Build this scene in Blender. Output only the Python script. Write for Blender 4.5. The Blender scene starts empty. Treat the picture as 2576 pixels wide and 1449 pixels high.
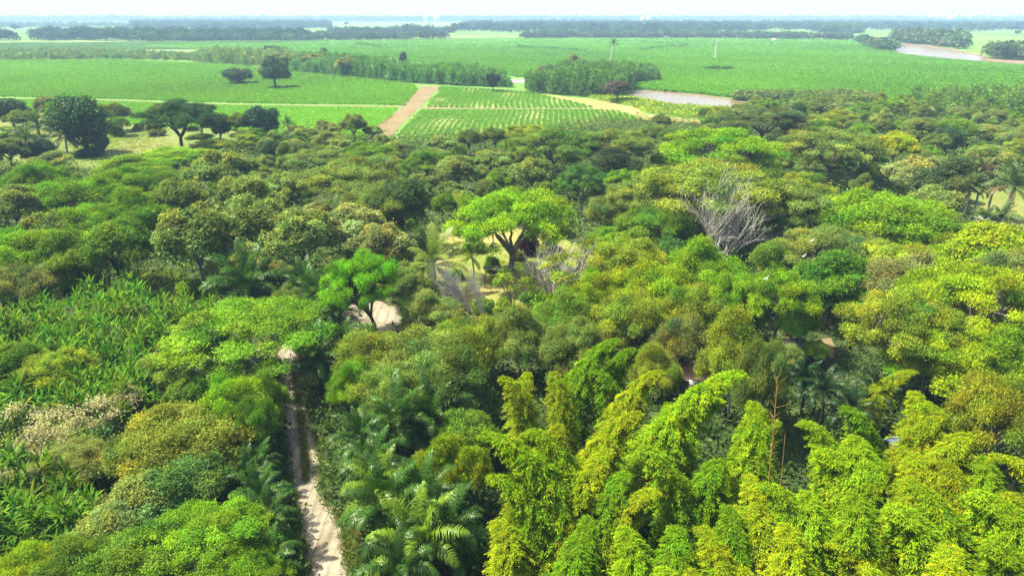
import bpy, bmesh, math, random
import numpy as np
from mathutils import Vector, Matrix

RS = np.random.RandomState(7)
random.seed(7)
sc = bpy.context.scene
COL = sc.collection
# ------------------------------------------------------------------ camera and its ground mapping
CAM_H = 40.0
FPX = 1839.0            # focal length in units of a 2576 x 1449 picture
PITCH = math.atan((724.5 - 40.0) / FPX)
cp_, sp_ = math.cos(PITCH), math.sin(PITCH)
cam_d = bpy.data.cameras.new('camera')
cam = bpy.data.objects.new('camera', cam_d)
COL.objects.link(cam)
cam.location = (0, 0, CAM_H)
cam.rotation_euler = (math.pi / 2 - PITCH, 0, 0)
cam_d.sensor_width = 36
cam_d.lens = 36 * FPX / 2576
cam_d.clip_start = 0.5
cam_d.clip_end = 90000
sc.camera = cam

def ray(px, py):
    u = (px - 1288.0) / FPX
    v = (724.5 - py) / FPX
    return np.array([u, cp_ + v * sp_, -sp_ + v * cp_])

def at(px, py, z=0.0):
    r = ray(px, py)
    t = (z - CAM_H) / r[2]
    return np.array([r[0] * t, r[1] * t, z])

def slant(p):
    return math.sqrt(p[0] ** 2 + p[1] ** 2 + (p[2] - CAM_H) ** 2)

def proj(P):
    P = np.atleast_2d(P).astype(float)
    x, y, z = P[:, 0], P[:, 1], P[:, 2] - CAM_H
    dep = y * cp_ - z * sp_
    up = y * sp_ + z * cp_
    return np.stack([1288 + FPX * x / dep, 724.5 - FPX * up / dep], 1)

def inpoly(X, Y, poly):
    X = np.asarray(X); Y = np.asarray(Y)
    res = np.zeros(X.shape, bool)
    n = len(poly)
    for i in range(n):
        x0, y0 = poly[i][0], poly[i][1]
        x1, y1 = poly[(i + 1) % n][0], poly[(i + 1) % n][1]
        if y0 == y1:
            continue
        c = ((y0 > Y) != (y1 > Y)) & (X < (x1 - x0) * (Y - y0) / (y1 - y0) + x0)
        res ^= c
    return res

# ------------------------------------------------------------------ world, sun
SUN_EL, SUN_AZ = math.radians(58), math.atan2(-0.97, 0.20)
w = bpy.data.worlds.new("World"); sc.world = w; w.use_nodes = True
nt = w.node_tree
bg = nt.nodes['Background']
sky = nt.nodes.new('ShaderNodeTexSky')
sky.sky_type = 'NISHITA'; sky.sun_disc = False
sky.sun_elevation = SUN_EL; sky.sun_rotation = SUN_AZ
sky.air_density = 1.0; sky.dust_density = 4.0; sky.ozone_density = 1.0
nt.links.new(sky.outputs[0], bg.inputs[0])
bg.inputs[1].default_value = 0.105
sd = bpy.data.lights.new('sun', 'SUN'); so = bpy.data.objects.new('sun', sd); COL.objects.link(so)
sd.energy = 5.0; sd.angle = math.radians(0.53); sd.color = (1.0, 0.94, 0.82)
dirv = Vector((math.sin(SUN_AZ) * math.cos(SUN_EL), math.cos(SUN_AZ) * math.cos(SUN_EL), math.sin(SUN_EL)))
so.rotation_euler = dirv.to_track_quat('Z', 'Y').to_euler()
so.location = dirv * 300
sc.view_settings.view_transform = 'Standard'
sc.view_settings.look = 'None'
sc.view_settings.exposure = 1.90
sc.view_settings.gamma = 1.0
cy = sc.cycles
cy.max_bounces = 6; cy.diffuse_bounces = 3; cy.glossy_bounces = 2; cy.transmission_bounces = 4
cy.transparent_max_bounces = 4; cy.volume_bounces = 0
cy.use_denoising = True
cy.caustics_reflective = False; cy.caustics_refractive = False
cy.sample_clamp_indirect = 4.0

# ------------------------------------------------------------------ materials
def newmat(name):
    m = bpy.data.materials.new(name); m.use_nodes = True
    m.node_tree.nodes.clear()
    return m, m.node_tree
def N(nt, t, **kw):
    n = nt.nodes.new(t)
    for k, v in kw.items():
        setattr(n, k, v)
    return n
def mixrgb(nt, typ, a, b, fac=1.0):
    n = N(nt, 'ShaderNodeMix', data_type='RGBA', blend_type=typ)
    for s, v in ((n.inputs[0], fac), (n.inputs[6], a), (n.inputs[7], b)):
        if isinstance(v, bpy.types.NodeSocket): nt.links.new(v, s)
        elif isinstance(v, (int, float)): s.default_value = v
        else: s.default_value = (*v, 1) if len(v) == 3 else v
    return n.outputs[2]
def ramp(nt, fac, stops):
    r = N(nt, 'ShaderNodeValToRGB')
    els = r.color_ramp.elements
    while len(els) < len(stops): els.new(0.5)
    for e, (p, c) in zip(els, stops):
        e.position = p; e.color = (*c, 1)
    nt.links.new(fac, r.inputs[0])
    return r.outputs[0]
def noise(nt, scale, detail=4, rough=0.55, coord=None, dist=0.0):
    t = N(nt, 'ShaderNodeTexNoise')
    t.inputs['Scale'].default_value = scale; t.inputs['Detail'].default_value = detail
    t.inputs['Roughness'].default_value = rough; t.inputs['Distortion'].default_value = dist
    if coord is not None: nt.links.new(coord, t.inputs['Vector'])
    return t.outputs[0]
def geo_pos(nt):
    return N(nt, 'ShaderNodeNewGeometry').outputs['Position']

def leaf_material(name, trans=0.35, gloss=0.06, rough=0.45):
    m, nt = newmat(name)
    oi = N(nt, 'ShaderNodeObjectInfo')
    at_ = N(nt, 'ShaderNodeAttribute', attribute_name='tint')
    c = mixrgb(nt, 'MULTIPLY', oi.outputs['Color'], at_.outputs['Color'])
    hsv = N(nt, 'ShaderNodeHueSaturation')
    mr = N(nt, 'ShaderNodeMapRange'); nt.links.new(oi.outputs['Random'], mr.inputs[0])
    mr.inputs[3].default_value = 0.90; mr.inputs[4].default_value = 1.12
    nt.links.new(mr.outputs[0], hsv.inputs['Value']); nt.links.new(c, hsv.inputs['Color'])
    c = hsv.outputs[0]
    d = N(nt, 'ShaderNodeBsdfDiffuse'); nt.links.new(c, d.inputs[0])
    t = N(nt, 'ShaderNodeBsdfTranslucent')
    tc = mixrgb(nt, 'MULTIPLY', c, (1.08, 1.25, 0.5)); nt.links.new(tc, t.inputs[0])
    mx = N(nt, 'ShaderNodeMixShader'); mx.inputs[0].default_value = trans
    nt.links.new(d.outputs[0], mx.inputs[1]); nt.links.new(t.outputs[0], mx.inputs[2])
    g = N(nt, 'ShaderNodeBsdfGlossy'); g.inputs['Roughness'].default_value = rough
    g.inputs[0].default_value = (0.9, 0.95, 0.75, 1)
    mx2 = N(nt, 'ShaderNodeMixShader'); mx2.inputs[0].default_value = gloss
    nt.links.new(mx.outputs[0], mx2.inputs[1]); nt.links.new(g.outputs[0], mx2.inputs[2])
    o = N(nt, 'ShaderNodeOutputMaterial'); nt.links.new(mx2.outputs[0], o.inputs[0])
    return m
M_LEAF = leaf_material('leaf', 0.33, 0.004, 0.5)
M_GLOSSY_LEAF = leaf_material('glossy_leaf', 0.30, 0.012, 0.36)
M_BAMBOO_LEAF = leaf_material('bamboo_leaf', 0.30, 0.003, 0.5)
M_CROP = leaf_material('crop_leaf', 0.35, 0.004, 0.6)

def obj_color_material(name, nscale=3.0, var=0.5, rough=0.85, spec=0.2, bump=0.0, stretch=(1, 1, .3)):
    m, nt = newmat(name)
    oi = N(nt, 'ShaderNodeObjectInfo')
    tc = N(nt, 'ShaderNodeTexCoord')
    mp = N(nt, 'ShaderNodeMapping'); mp.inputs['Scale'].default_value = stretch
    nt.links.new(tc.outputs['Object'], mp.inputs[0])
    f = noise(nt, nscale, 5, 0.6, mp.outputs[0])
    k = ramp(nt, f, [(0.3, (1 - var,) * 3), (0.7, (1 + var * .6,) * 3)])
    c = mixrgb(nt, 'MULTIPLY', oi.outputs['Color'], k)
    p = N(nt, 'ShaderNodeBsdfPrincipled'); nt.links.new(c, p.inputs['Base Color'])
    p.inputs['Roughness'].default_value = rough; p.inputs['Specular IOR Level'].default_value = spec
    if bump:
        b = N(nt, 'ShaderNodeBump'); b.inputs['Strength'].default_value = bump
        nt.links.new(f, b.inputs['Height']); nt.links.new(b.outputs[0], p.inputs['Normal'])
    o = N(nt, 'ShaderNodeOutputMaterial'); nt.links.new(p.outputs[0], o.inputs[0])
    return m
M_BARK = obj_color_material('bark', 4.0, 0.45, 0.9, 0.1, 0.4)
M_BUILD = obj_color_material('painted_surface', 0.6, 0.18, 0.8, 0.2)

def ground_material(name, stops, scales=(0.02, 0.3, 2.5), wts=(0.5, 0.3, 0.2), rough=0.95, bump=0.3, bdist=0.2, extra=None):
    m, nt = newmat(name)
    pos = geo_pos(nt)
    tot = None
    for s, wt in zip(scales, wts):
        f = noise(nt, s, 5, 0.6, pos)
        mm = N(nt, 'ShaderNodeMath', operation='MULTIPLY'); nt.links.new(f, mm.inputs[0]); mm.inputs[1].default_value = wt
        if tot is None: tot = mm.outputs[0]
        else:
            a = N(nt, 'ShaderNodeMath', operation='ADD'); nt.links.new(tot, a.inputs[0]); nt.links.new(mm.outputs[0], a.inputs[1]); tot = a.outputs[0]
    c = ramp(nt, tot, stops)
    if extra: c = extra(nt, pos, c)
    p = N(nt, 'ShaderNodeBsdfPrincipled'); nt.links.new(c, p.inputs['Base Color'])
    p.inputs['Roughness'].default_value = rough; p.inputs['Specular IOR Level'].default_value = 0.1
    if bump:
        b = N(nt, 'ShaderNodeBump'); b.inputs['Strength'].default_value = bump; b.inputs['Distance'].default_value = bdist
        nt.links.new(tot, b.inputs['Height']); nt.links.new(b.outputs[0], p.inputs['Normal'])
    o = N(nt, 'ShaderNodeOutputMaterial'); nt.links.new(p.outputs[0], o.inputs[0])
    return m

# ------------------------------------------------------------------ mesh helpers
def nrm(a):
    return a / np.maximum(np.linalg.norm(a, axis=-1, keepdims=True), 1e-9)

def mesh_from(name, V, Q, mat, tint=None, smooth=False):
    V = np.asarray(V, np.float32); Q = np.asarray(Q, np.int32)
    me = bpy.data.meshes.new(name)
    k = Q.shape[1]
    me.vertices.add(len(V)); me.vertices.foreach_set('co', V.ravel())
    me.loops.add(Q.size); me.loops.foreach_set('vertex_index', Q.ravel())
    me.polygons.add(len(Q)); me.polygons.foreach_set('loop_start', np.arange(0, Q.size, k, dtype=np.int32))
    if smooth: me.polygons.foreach_set('use_smooth', np.ones(len(Q), bool))
    if tint is not None:
        a = me.attributes.new('tint', 'FLOAT_COLOR', 'FACE')
        t4 = np.ones((len(Q), 4), np.float32); t4[:, :3] = tint
        a.data.foreach_set('color', t4.ravel())
    me.update(calc_edges=True)
    if mat: me.materials.append(mat)
    return me

class MB:
    """collects quads for one mesh"""
    def __init__(s): s.V = []; s.Q = []; s.T = []; s.n = 0
    def add(s, V, Q, T=None):
        V = np.asarray(V, float); Q = np.asarray(Q, int)
        s.V.append(V); s.Q.append(Q + s.n); s.n += len(V)
        s.T.append(np.ones((len(Q), 3)) if T is None else np.broadcast_to(np.asarray(T, float), (len(Q), 3)))
        return s
    def tube(s, pts, rad, sides=6, T=None, cap=True):
        pts = np.asarray(pts, float); rad = np.asarray(rad, float); m = len(pts)
        tan = nrm(np.gradient(pts, axis=0))
        ref = np.array([1.0, 0, 0]) if abs(tan[0][0]) < 0.7 else np.array([0, 1.0, 0])
        a = np.arange(sides) * 2 * math.pi / sides
        V = []
        for i in range(m):
            u = nrm(np.cross(tan[i], ref)); v = np.cross(tan[i], u)
            V.append(pts[i] + rad[i] * (np.cos(a)[:, None] * u + np.sin(a)[:, None] * v))
        V = np.concatenate(V); Q = []
        for i in range(m - 1):
            for j in range(sides):
                j2 = (j + 1) % sides
                Q.append((i * sides + j, i * sides + j2, (i + 1) * sides + j2, (i + 1) * sides + j))
        return s.add(V, Q, T)
    def box(s, c, d, rz=0.0, T=None, tilt=None):
        c = np.asarray(c, float); h = np.asarray(d, float) / 2
        V = np.array([[x, y, z] for z in (-1, 1) for y in (-1, 1) for x in (-1, 1)], float) * h
        if tilt is not None: V = V @ np.array(Matrix.Rotation(tilt[1], 3, tilt[0])).T
        R = np.array([[math.cos(rz), -math.sin(rz), 0], [math.sin(rz), math.cos(rz), 0], [0, 0, 1]])
        V = V @ R.T + c
        Q = [(0, 2, 3, 1), (4, 5, 7, 6), (0, 1, 5, 4), (2, 6, 7, 3), (0, 4, 6, 2), (1, 3, 7, 5)]
        return s.add(V, Q, T)
    def mesh(s, name, mat, tint=True, smooth=False):
        return mesh_from(name, np.concatenate(s.V), np.concatenate(s.Q), mat, np.concatenate(s.T) if tint else None, smooth)

def leaf_quads(P, A, Nn, L, W, fold=0.0):
    A = nrm(A); S = nrm(np.cross(Nn, A))
    L = np.asarray(L).reshape(-1, 1); W = np.asarray(W).reshape(-1, 1)
    mid = P + A * L * 0.48 + nrm(Nn) * L * fold
    V = np.stack([P, mid + S * W / 2, P + A * L, mid - S * W / 2], 1).reshape(-1, 3)
    Q = np.arange(len(V)).reshape(-1, 4)
    return V, Q

def tints(rng, n, v=0.18, y=0.12):
    b = np.exp(rng.normal(0, v, n)); h = rng.normal(0, 1, n)
    t = np.stack([b * (1 + y * 1.3 * h), b * (1 + .25 * y * h), b * (1 - y * h)], 1)
    return np.clip(t, 0.05, 3)

# ------------------------------------------------------------------ scene-tree helpers
def setp(o, label=None, cat=None, group=None, kind=None):
    if label: o['label'] = label
    if cat: o['category'] = cat
    if group: o['group'] = group
    if kind: o['kind'] = kind
    return o
def link(name, me, parent=None, color=None, loc=None):
    o = bpy.data.objects.new(name, me); COL.objects.link(o)
    if parent is not None: o.parent = parent
    if color is not None: o.color = (*color, 1)
    if loc is not None: o.location = loc
    return o
def thing(name, loc, rz=0.0, scale=(1, 1, 1), **kw):
    o = bpy.data.objects.new(name, None); COL.objects.link(o)
    o.empty_display_size = 0.5
    o.location = loc; o.rotation_euler = (0, 0, rz); o.scale = scale
    return setp(o, **kw)
HAZE_D = 0.00015
# ------------------------------------------------------------------ crowns
def crown_mesh(name, rng, C, R, n_clump, per, cr, L, W, mat, up=0.6, zmin=-0.35, inner=0.78, cv=0.16, lv=0.11, yel=0.07,
               droop=0.0, dry=0.0):
    C = np.asarray(C, float); R = np.asarray(R, float)
    if R.ndim == 1: R = np.repeat(R[:, None], 3, 1)
    area = R[:, 0] * R[:, 1]
    k = rng.choice(len(C), int(n_clump * 1.7), p=area / area.sum())
    d = nrm(rng.normal(0, 1, (len(k), 3)))
    ok = d[:, 2] > zmin
    k, d = k[ok], d[ok]
    P = C[k] + R[k] * d * rng.uniform(0.66, 1.16, (len(k), 1))
    # thin out what lies deep inside a neighbouring lobe
    keep = np.ones(len(P), bool)
    for j in range(len(C)):
        q = (((P - C[j]) / R[j]) ** 2).sum(1) < inner ** 2
        keep &= ~(q & (k != j))
    P, d, k = P[keep][:n_clump], d[keep][:n_clump], k[keep][:n_clump]
    n = len(P)
    lobe_t = tints(rng, len(C), 0.20, yel * 1.7)
    ct = tints(rng, n, cv, yel) * lobe_t[k]
    Pl = np.repeat(P, per, 0) + rng.normal(0, 1, (n * per, 3)) * np.asarray(cr) * np.array([1, 1, .75])
    dl = np.repeat(d, per, 0)
    m = len(Pl)
    Nn = nrm(0.55 * dl + np.array([0, 0, up]) + 0.65 * rng.normal(0, 1, (m, 3)))
    A = nrm(np.cross(Nn, rng.normal(0, 1, (m, 3)))) + 0.35 * dl - np.array([0, 0, droop])
    sz = rng.uniform(0.65, 1.35, m)
    V, Q = leaf_quads(Pl, A, Nn, L * sz, W * sz, 0.06)
    t = np.repeat(ct, per, 0) * tints(rng, m, lv, yel * .5)
    if dry > 0:
        dd = np.repeat(rng.rand(n) < dry, per)
        t[dd] *= np.array([1.45, 1.0, 1.2])
    return mesh_from(name, V, Q, mat, t), P

def limbs(mb, rng, base, r0, fork, targets, taper=0.35, lean=(0, 0), sag=0.1, bend=0.12):
    """main trunk from base to fork, then limbs to every target"""
    fork = np.asarray(fork, float); base = np.asarray(base, float)
    ts = np.linspace(0, 1, 6)[:, None]
    tr = base + (fork - base) * ts + np.array([bend, -bend, 0]) * np.sin(ts * 3.1)
    mb.tube(tr, r0 * np.array([1.5, 1.08, 1.0, .94, .88, .8]), 8)
    for q in targets:
        q = np.asarray(q, float)
        ln = np.linalg.norm(q - fork)
        s = np.linspace(0, 1, 6)[:, None]
        path = fork + (q - fork) * s
        path[:, 2] += (sag * ln * np.sin(s * math.pi))[:, 0]
        path[1:-1] += rng.normal(0, ln * .03, (4, 3))
        r = r0 * np.linspace(.62, .62 * taper * .5, 6)
        mb.tube(path, r, 5)
        # side twigs
        for _ in range(2):
            i = rng.randint(2, 5)
            e = path[i] + nrm(rng.normal(0, 1, 3) * [1, 1, .5] + [0, 0, .4]) * ln * rng.uniform(.2, .38)
            mid = (path[i] + e) / 2 + [0, 0, ln * .03]
            mb.tube([path[i], mid, e], [r[i] * .7, r[i] * .45, r[i] * .2], 4)

def broadleaf(rng, leafL=.27, leafW=.14, nl=46, ncl=3500, per=16, lobeR=(.8, 1.8), flat=1.0, dry=0.01, name='broadleaf_crown', mat=None, cv=.2):
    R0, zc = 4.6, 6.2
    C, R = [], []
    for i in range(nl):
        d = nrm(rng.normal(0, 1, 3)); d[2] = abs(d[2]) * 1.0 - .25
        rr = rng.uniform(.45, 1.0)
        C.append(np.array([d[0] * R0 * rr, d[1] * R0 * rr, zc + d[2] * 3.9 * rr * flat]))
        r = rng.uniform(*lobeR); R.append([r, r, r * rng.uniform(.7, .95)])
    me, P = crown_mesh(name, rng, C, R, ncl, per, .21, leafL, leafW, mat or M_LEAF, zmin=-.45, dry=dry, cv=cv)
    mb = MB()
    tg = [C[i] for i in rng.choice(nl, 9, replace=False)]
    limbs(mb, rng, (0, 0, -.3), .24, (rng.normal(0, .2), rng.normal(0, .2), 3.0), tg)
    return me, mb.mesh('broadleaf_trunk', M_BARK, False, True)

def feathery(rng, nl=80, ncl=4200, per=15, dry=.012, name='feathery_crown', leaf=(.23, .09)):
    R0, zc = 5.0, 5.6
    C, R = [], []
    for i in range(nl):
        a = rng.uniform(0, 2 * math.pi); rr = math.sqrt(rng.rand())
        z = zc + 2.9 * (1 - rr ** 2) * rng.uniform(.2, 1.0) - rng.uniform(0, 2.2) * rr + rng.normal(0, .35)
        C.append([math.cos(a) * R0 * rr, math.sin(a) * R0 * rr, z])
        r = rng.uniform(.45, 1.15); R.append([r, r, r * .7])
    me, P = crown_mesh(name, rng, C, R, ncl, per, .26, leaf[0], leaf[1], M_LEAF, up=.5, zmin=-.5, dry=dry, cv=.15, lv=.13, droop=.1)
    mb = MB()
    tg = [C[i] for i in rng.choice(nl, 14, replace=False)]
    limbs(mb, rng, (0, 0, -.3), .2, (rng.normal(0, .3), rng.normal(0, .3), 2.2), tg)
    return me, mb.mesh('feathery_trunk', M_BARK, False, True)

def umbrella(rng, npad=66, ncl=3600, per=18, dense=1.0, dry=.02):
    """wide flat crown of separate foliage pads on spreading limbs: 18 m wide, 11 m high"""
    C, R = [], []
    n1 = int(npad * .68)
    for i in range(n1):
        rr = math.sqrt((i + .5) / n1) * 8.3; a = i * 2.39996 + rng.normal(0, .18)
        z = 10.0 - 2.4 * (rr / 8.3) ** 2 + rng.normal(0, .6)
        C.append([math.cos(a) * rr, math.sin(a) * rr, z])
        r = rng.uniform(1.0, 1.75); R.append([r, r, rng.uniform(.3, .5)])
    for i in range(npad - n1):
        a = rng.uniform(0, 2 * math.pi); rr = rng.uniform(4.5, 8.6)
        C.append([math.cos(a) * rr, math.sin(a) * rr, rng.uniform(5.2, 7.6)])
        r = rng.uniform(.8, 1.5); R.append([r, r, rng.uniform(.28, .45)])
    me, P = crown_mesh('umbrella_crown', rng, C, R, int(ncl * dense), per, .28, .25, .125, M_LEAF, up=.95, zmin=-.25, inner=.55, cv=.2, dry=dry)
    mb = MB(); fork = np.array([0.2, 0, 3.0])
    # first order limbs, then branches to pads
    ts = np.linspace(0, 1, 5)[:, None]
    mb.tube(np.array([0, 0, -.3]) + (fork - [0, 0, -.3]) * ts + np.array([.15, .1, 0]) * np.sin(3 * ts), .42 * np.array([1.5, 1.1, 1, .95, .9]), 8)
    nb = 7
    hubs = []
    for b in range(nb):
        a = b * 2 * math.pi / nb + rng.normal(0, .2); rr = rng.uniform(3, 4.6)
        h = np.array([math.cos(a) * rr, math.sin(a) * rr, rng.uniform(6.4, 7.8)]); hubs.append(h)
        s = np.linspace(0, 1, 5)[:, None]
        path = fork + (h - fork) * s; path[:, 2] += .25 * np.sin(3 * s[:, 0]); path[1:-1] += rng.normal(0, .12, (3, 3))
        mb.tube(path, np.linspace(.27, .13, 5), 6)
    H = np.array(hubs)
    for c in C:
        c = np.array(c); h = H[np.argmin(((H - c) ** 2).sum(1))]
        e = c - [0, 0, .2]
        mid = (h + e) / 2 + rng.normal(0, .15, 3) - [0, 0, .25]
        mb.tube([h, mid, e], [.11, .075, .03], 4)
        for _ in range(2):
            f = e + rng.normal(0, .8, 3) * [1, 1, .2]
            mb.tube([mid, (mid + f) / 2 + [0, 0, .1], f], [.055, .04, .015], 4)
    return me, mb.mesh('umbrella_trunk', M_BARK, False, True)

def sparse_umbrella(rng):
    """few small pads on many upright pale branches: 9 m wide, 8 m high"""
    mb = MB(); C, R = [], []
    for b in range(11):
        a = rng.uniform(0, 2 * math.pi); rr = rng.uniform(.8, 4.2); z = rng.uniform(5.5, 8) - .25 * rr
        e = np.array([math.cos(a) * rr, math.sin(a) * rr, z])
        p0 = np.array([rng.normal(0, .25), rng.normal(0, .25), -.2])
        m1 = p0 + (e - p0) * .45 + [rng.normal(0, .2), rng.normal(0, .2), .6]
        mb.tube([p0, p0 + (m1 - p0) * .5, m1, (m1 + e) / 2 + [0, 0, .2], e], [.1, .085, .07, .05, .02], 5)
        for _ in range(3):
            f = e + rng.normal(0, .9, 3) * [1, 1, .35]
            mb.tube([m1 + (e - m1) * .5, f], [.035, .012], 4)
            if rng.rand() < .55:
                C.append(f); r = rng.uniform(.45, .95); R.append([r, r, .22])
    me, _ = crown_mesh('sparse_crown', rng, C, R, 420, 8, .18, .3, .15, M_LEAF, up=.7, inner=.4)
    return me, mb.mesh('sparse_trunk', M_BARK, False, True)

def evergreen(rng, nl=20, ncl=3400, per=7):
    C, R = [], []
    for i in range(nl):
        d = nrm(rng.normal(0, 1, 3)); rr = rng.uniform(.3, .85)
        C.append([d[0] * 4.2 * rr, d[1] * 4.2 * rr, 6.6 + d[2] * 4.4 * rr])
        r = rng.uniform(1.3, 2.2); R.append([r, r, r])
    me, _ = crown_mesh('evergreen_crown', rng, C, R, ncl, per, .24, .46, .19, M_GLOSSY_LEAF, up=.3, zmin=-.8, cv=.18, yel=.08, droop=.3)
    mb = MB()
    limbs(mb, rng, (0, 0, -.3), .36, (0, 0, 3.2), [C[i] for i in range(6)], bend=.05)
    return me, mb.mesh('evergreen_trunk', M_BARK, False, True)

def shrub(rng, nl=11, ncl=950, per=7):
    C, R = [], []
    for i in range(nl):
        a = rng.uniform(0, 6.28); rr = math.sqrt(rng.rand()) * 1.5
        C.append([math.cos(a) * rr, math.sin(a) * rr, rng.uniform(.6, 2.0) - .25 * rr])
        r = rng.uniform(.5, .95); R.append([r, r, r * .85])
    me, _ = crown_mesh('shrub_foliage', rng, C, R, ncl, per, .16, .3, .16, M_LEAF, zmin=-.8)
    mb = MB()
    for i in range(6):
        c = np.array(C[i]); mb.tube([[c[0] * .1, c[1] * .1, -.15], c * [.6, .6, .6], c], [.06, .04, .02], 4)
    return me, mb.mesh('shrub_stems', M_BARK, False, True)

def bare(rng, n=20, H=8.5, spread=4.0, leafy=0):
    mb = MB()
    def grow(p, d, ln, r, dep):
        pts = [p]; q = p.copy(); dd = d.copy()
        for i in range(4):
            dd = nrm(dd + rng.normal(0, .13, 3) + [0, 0, .05]); q = q + dd * ln / 4; pts.append(q.copy())
        mb.tube(pts, np.linspace(r, r * .5, 5), 5 if dep < 2 else 4)
        if dep < 3:
            for k in range(rng.randint(3, 6) if dep < 2 else rng.randint(2, 4)):
                i = rng.randint(2, 5)
                nd = nrm(dd + rng.normal(0, .36, 3) + [0, 0, .3])
                grow(pts[i], nd, ln * rng.uniform(.5, .75), r * .45, dep + 1)
    for b in range(n):
        a = b * 2.4 + rng.normal(0, .2); s = rng.uniform(.1, .58)
        d = nrm(np.array([math.cos(a) * s, math.sin(a) * s, 1.0]) * [.85, .85, 1])
        grow(np.array([math.cos(a) * .25, math.sin(a) * .25, -.2]), d, H * rng.uniform(.42, .6), rng.uniform(.06, .11), 0)
    return mb.mesh('bare_branches', M_BARK, False, True)

# ------------------------------------------------------------------ bamboo: one arching plume of a few culms
def bamboo(rng, H=15.0, lean=3.0, ncul=2, start=.14, blen=1.08, nodes=64, nbr=8, nlf=54, LW=(.19, .042), arch=2.7):
    mbc, mbf = MB(), MB()
    for c in range(ncul):
        off = rng.normal(0, .4, 2) if c else np.zeros(2); k = rng.uniform(.8, .95) if c else 1.0
        la = rng.normal(0, .2) if c else 0
        t = np.linspace(0, 1, 24)
        x = lean * k * t ** arch; z = H * k * (t - .20 * t ** 5) - .3
        P = np.stack([x * math.cos(la) + off[0], x * math.sin(la) + off[1], z], 1)
        mbc.tube(P, np.linspace(.07, .012, 24), 6)
        tn = start + (1 - start) * (np.arange(nodes) + rng.uniform(0, .6, nodes)) / nodes
        for tt in tn:
            tt = min(tt, .995)
            p = np.array([np.interp(tt, t, P[:, i]) for i in range(3)])
            u = (tt - start) / (1 - start)
            bl = blen * (.85 + .8 * math.sin(math.pi * min(1, .22 + u * .62))) * (1 - .8 * u ** 2.2)
            for b in range(nbr):
                a = rng.uniform(0, 6.283); el = rng.uniform(.15, .95)
                d = np.array([math.cos(a) * math.cos(el), math.sin(a) * math.cos(el), math.sin(el)])
                bb = bl * rng.uniform(.6, 1.25)
                s = rng.uniform(.25, 1.0, nlf) ** .6
                q = p + d * (s * bb)[:, None]
                q[:, 2] -= .8 * bb * s ** 2.2
                q += rng.normal(0, .07, q.shape) * [1, 1, .6]
                A = d * [.9, .9, .1] + rng.normal(0, .5, (nlf, 3)) + np.array([0, 0, -.45])
                Nn = nrm(rng.normal(0, .45, (nlf, 3)) + d * [.6, .6, 0] + [0, 0, .9])
                sz = rng.uniform(.65, 1.35, nlf)
                V, Q = leaf_quads(q, A, Nn, LW[0] * sz, LW[1] * sz, .05)
                mbf.add(V, Q, np.clip(tints(rng, 1, .15, .12) * tints(rng, nlf, .2, .1), .1, 2.2))
    return mbf.mesh('bamboo_foliage', M_BAMBOO_LEAF), mbc.mesh('bamboo_culm', M_BARK, False, True)

# ------------------------------------------------------------------ palms
def frond(rng, elev, L=5.2, bend=1.25, nl=56, ll=1.0, lw=.085, ragged=.3, hang=1.0):
    mb = MB(); t = np.linspace(0, 1, 12)
    ang = elev - bend * t ** 1.5
    dx = np.cos(ang); dz = np.sin(ang)
    x = np.concatenate([[0], np.cumsum((dx[1:] + dx[:-1]) / 2)]) * L / 11
    z = np.concatenate([[0], np.cumsum((dz[1:] + dz[:-1]) / 2)]) * L / 11
    P = np.stack([x, np.zeros(12), z], 1)
    mb.tube(P, np.linspace(.055, .012, 12), 4, (1.1, 1.0, .9))
    ts = np.linspace(.16, 1.0, nl)
    for side in (-1, 1):
        p = np.stack([np.interp(ts, t, P[:, i]) for i in range(3)], 1)
        an = np.interp(ts, t, ang)
        T = np.stack([np.cos(an), 0 * an, np.sin(an)], 1)
        U = np.stack([-np.sin(an), 0 * an, np.cos(an)], 1)
        ln = ll * np.clip(np.sin(math.pi * (.12 + .86 * (ts - .16) / .84)), .05, 1) ** .55 * rng.uniform(.85, 1.1, nl)
        v = rng.normal(.12, ragged, nl)[:, None]
        d = nrm(T * .5 + np.array([0, side, 0]) * .9 + U * v)
        m1 = p + d * (ln * .5)[:, None]
        d2 = nrm(d * .75 + np.array([0, 0, -1.0 * hang]))
        e = m1 + d2 * (ln * .5)[:, None]
        S = T
        V = np.stack([p - S * lw * .4, p + S * lw * .4, m1 + S * lw * .5, m1 - S * lw * .5, e + S * .012, e - S * .012], 1).reshape(-1, 3)
        i = np.arange(nl)[:, None] * 6
        Q = np.concatenate([i + [0, 1, 2, 3], i + [3, 2, 4, 5]], 0)
        tt = tints(rng, nl, .14, .07)
        mb.add(V, Q, np.concatenate([tt, tt], 0))
    return mb.mesh('frond', M_GLOSSY_LEAF)

def palm_trunk(H, r0, r1, bend=0.3, n=10):
    mb = MB(); t = np.linspace(0, 1, n)
    P = np.stack([bend * t ** 2, 0 * t, -0.25 + (H + .25) * t], 1)
    r = np.interp(t, [0, .08, 1], [r0 * 1.4, r0, r1]); r[1::2] *= 1.07
    mb.tube(P, r, 8)
    return mb.mesh('palm_trunk', M_BARK, False, True)

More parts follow.
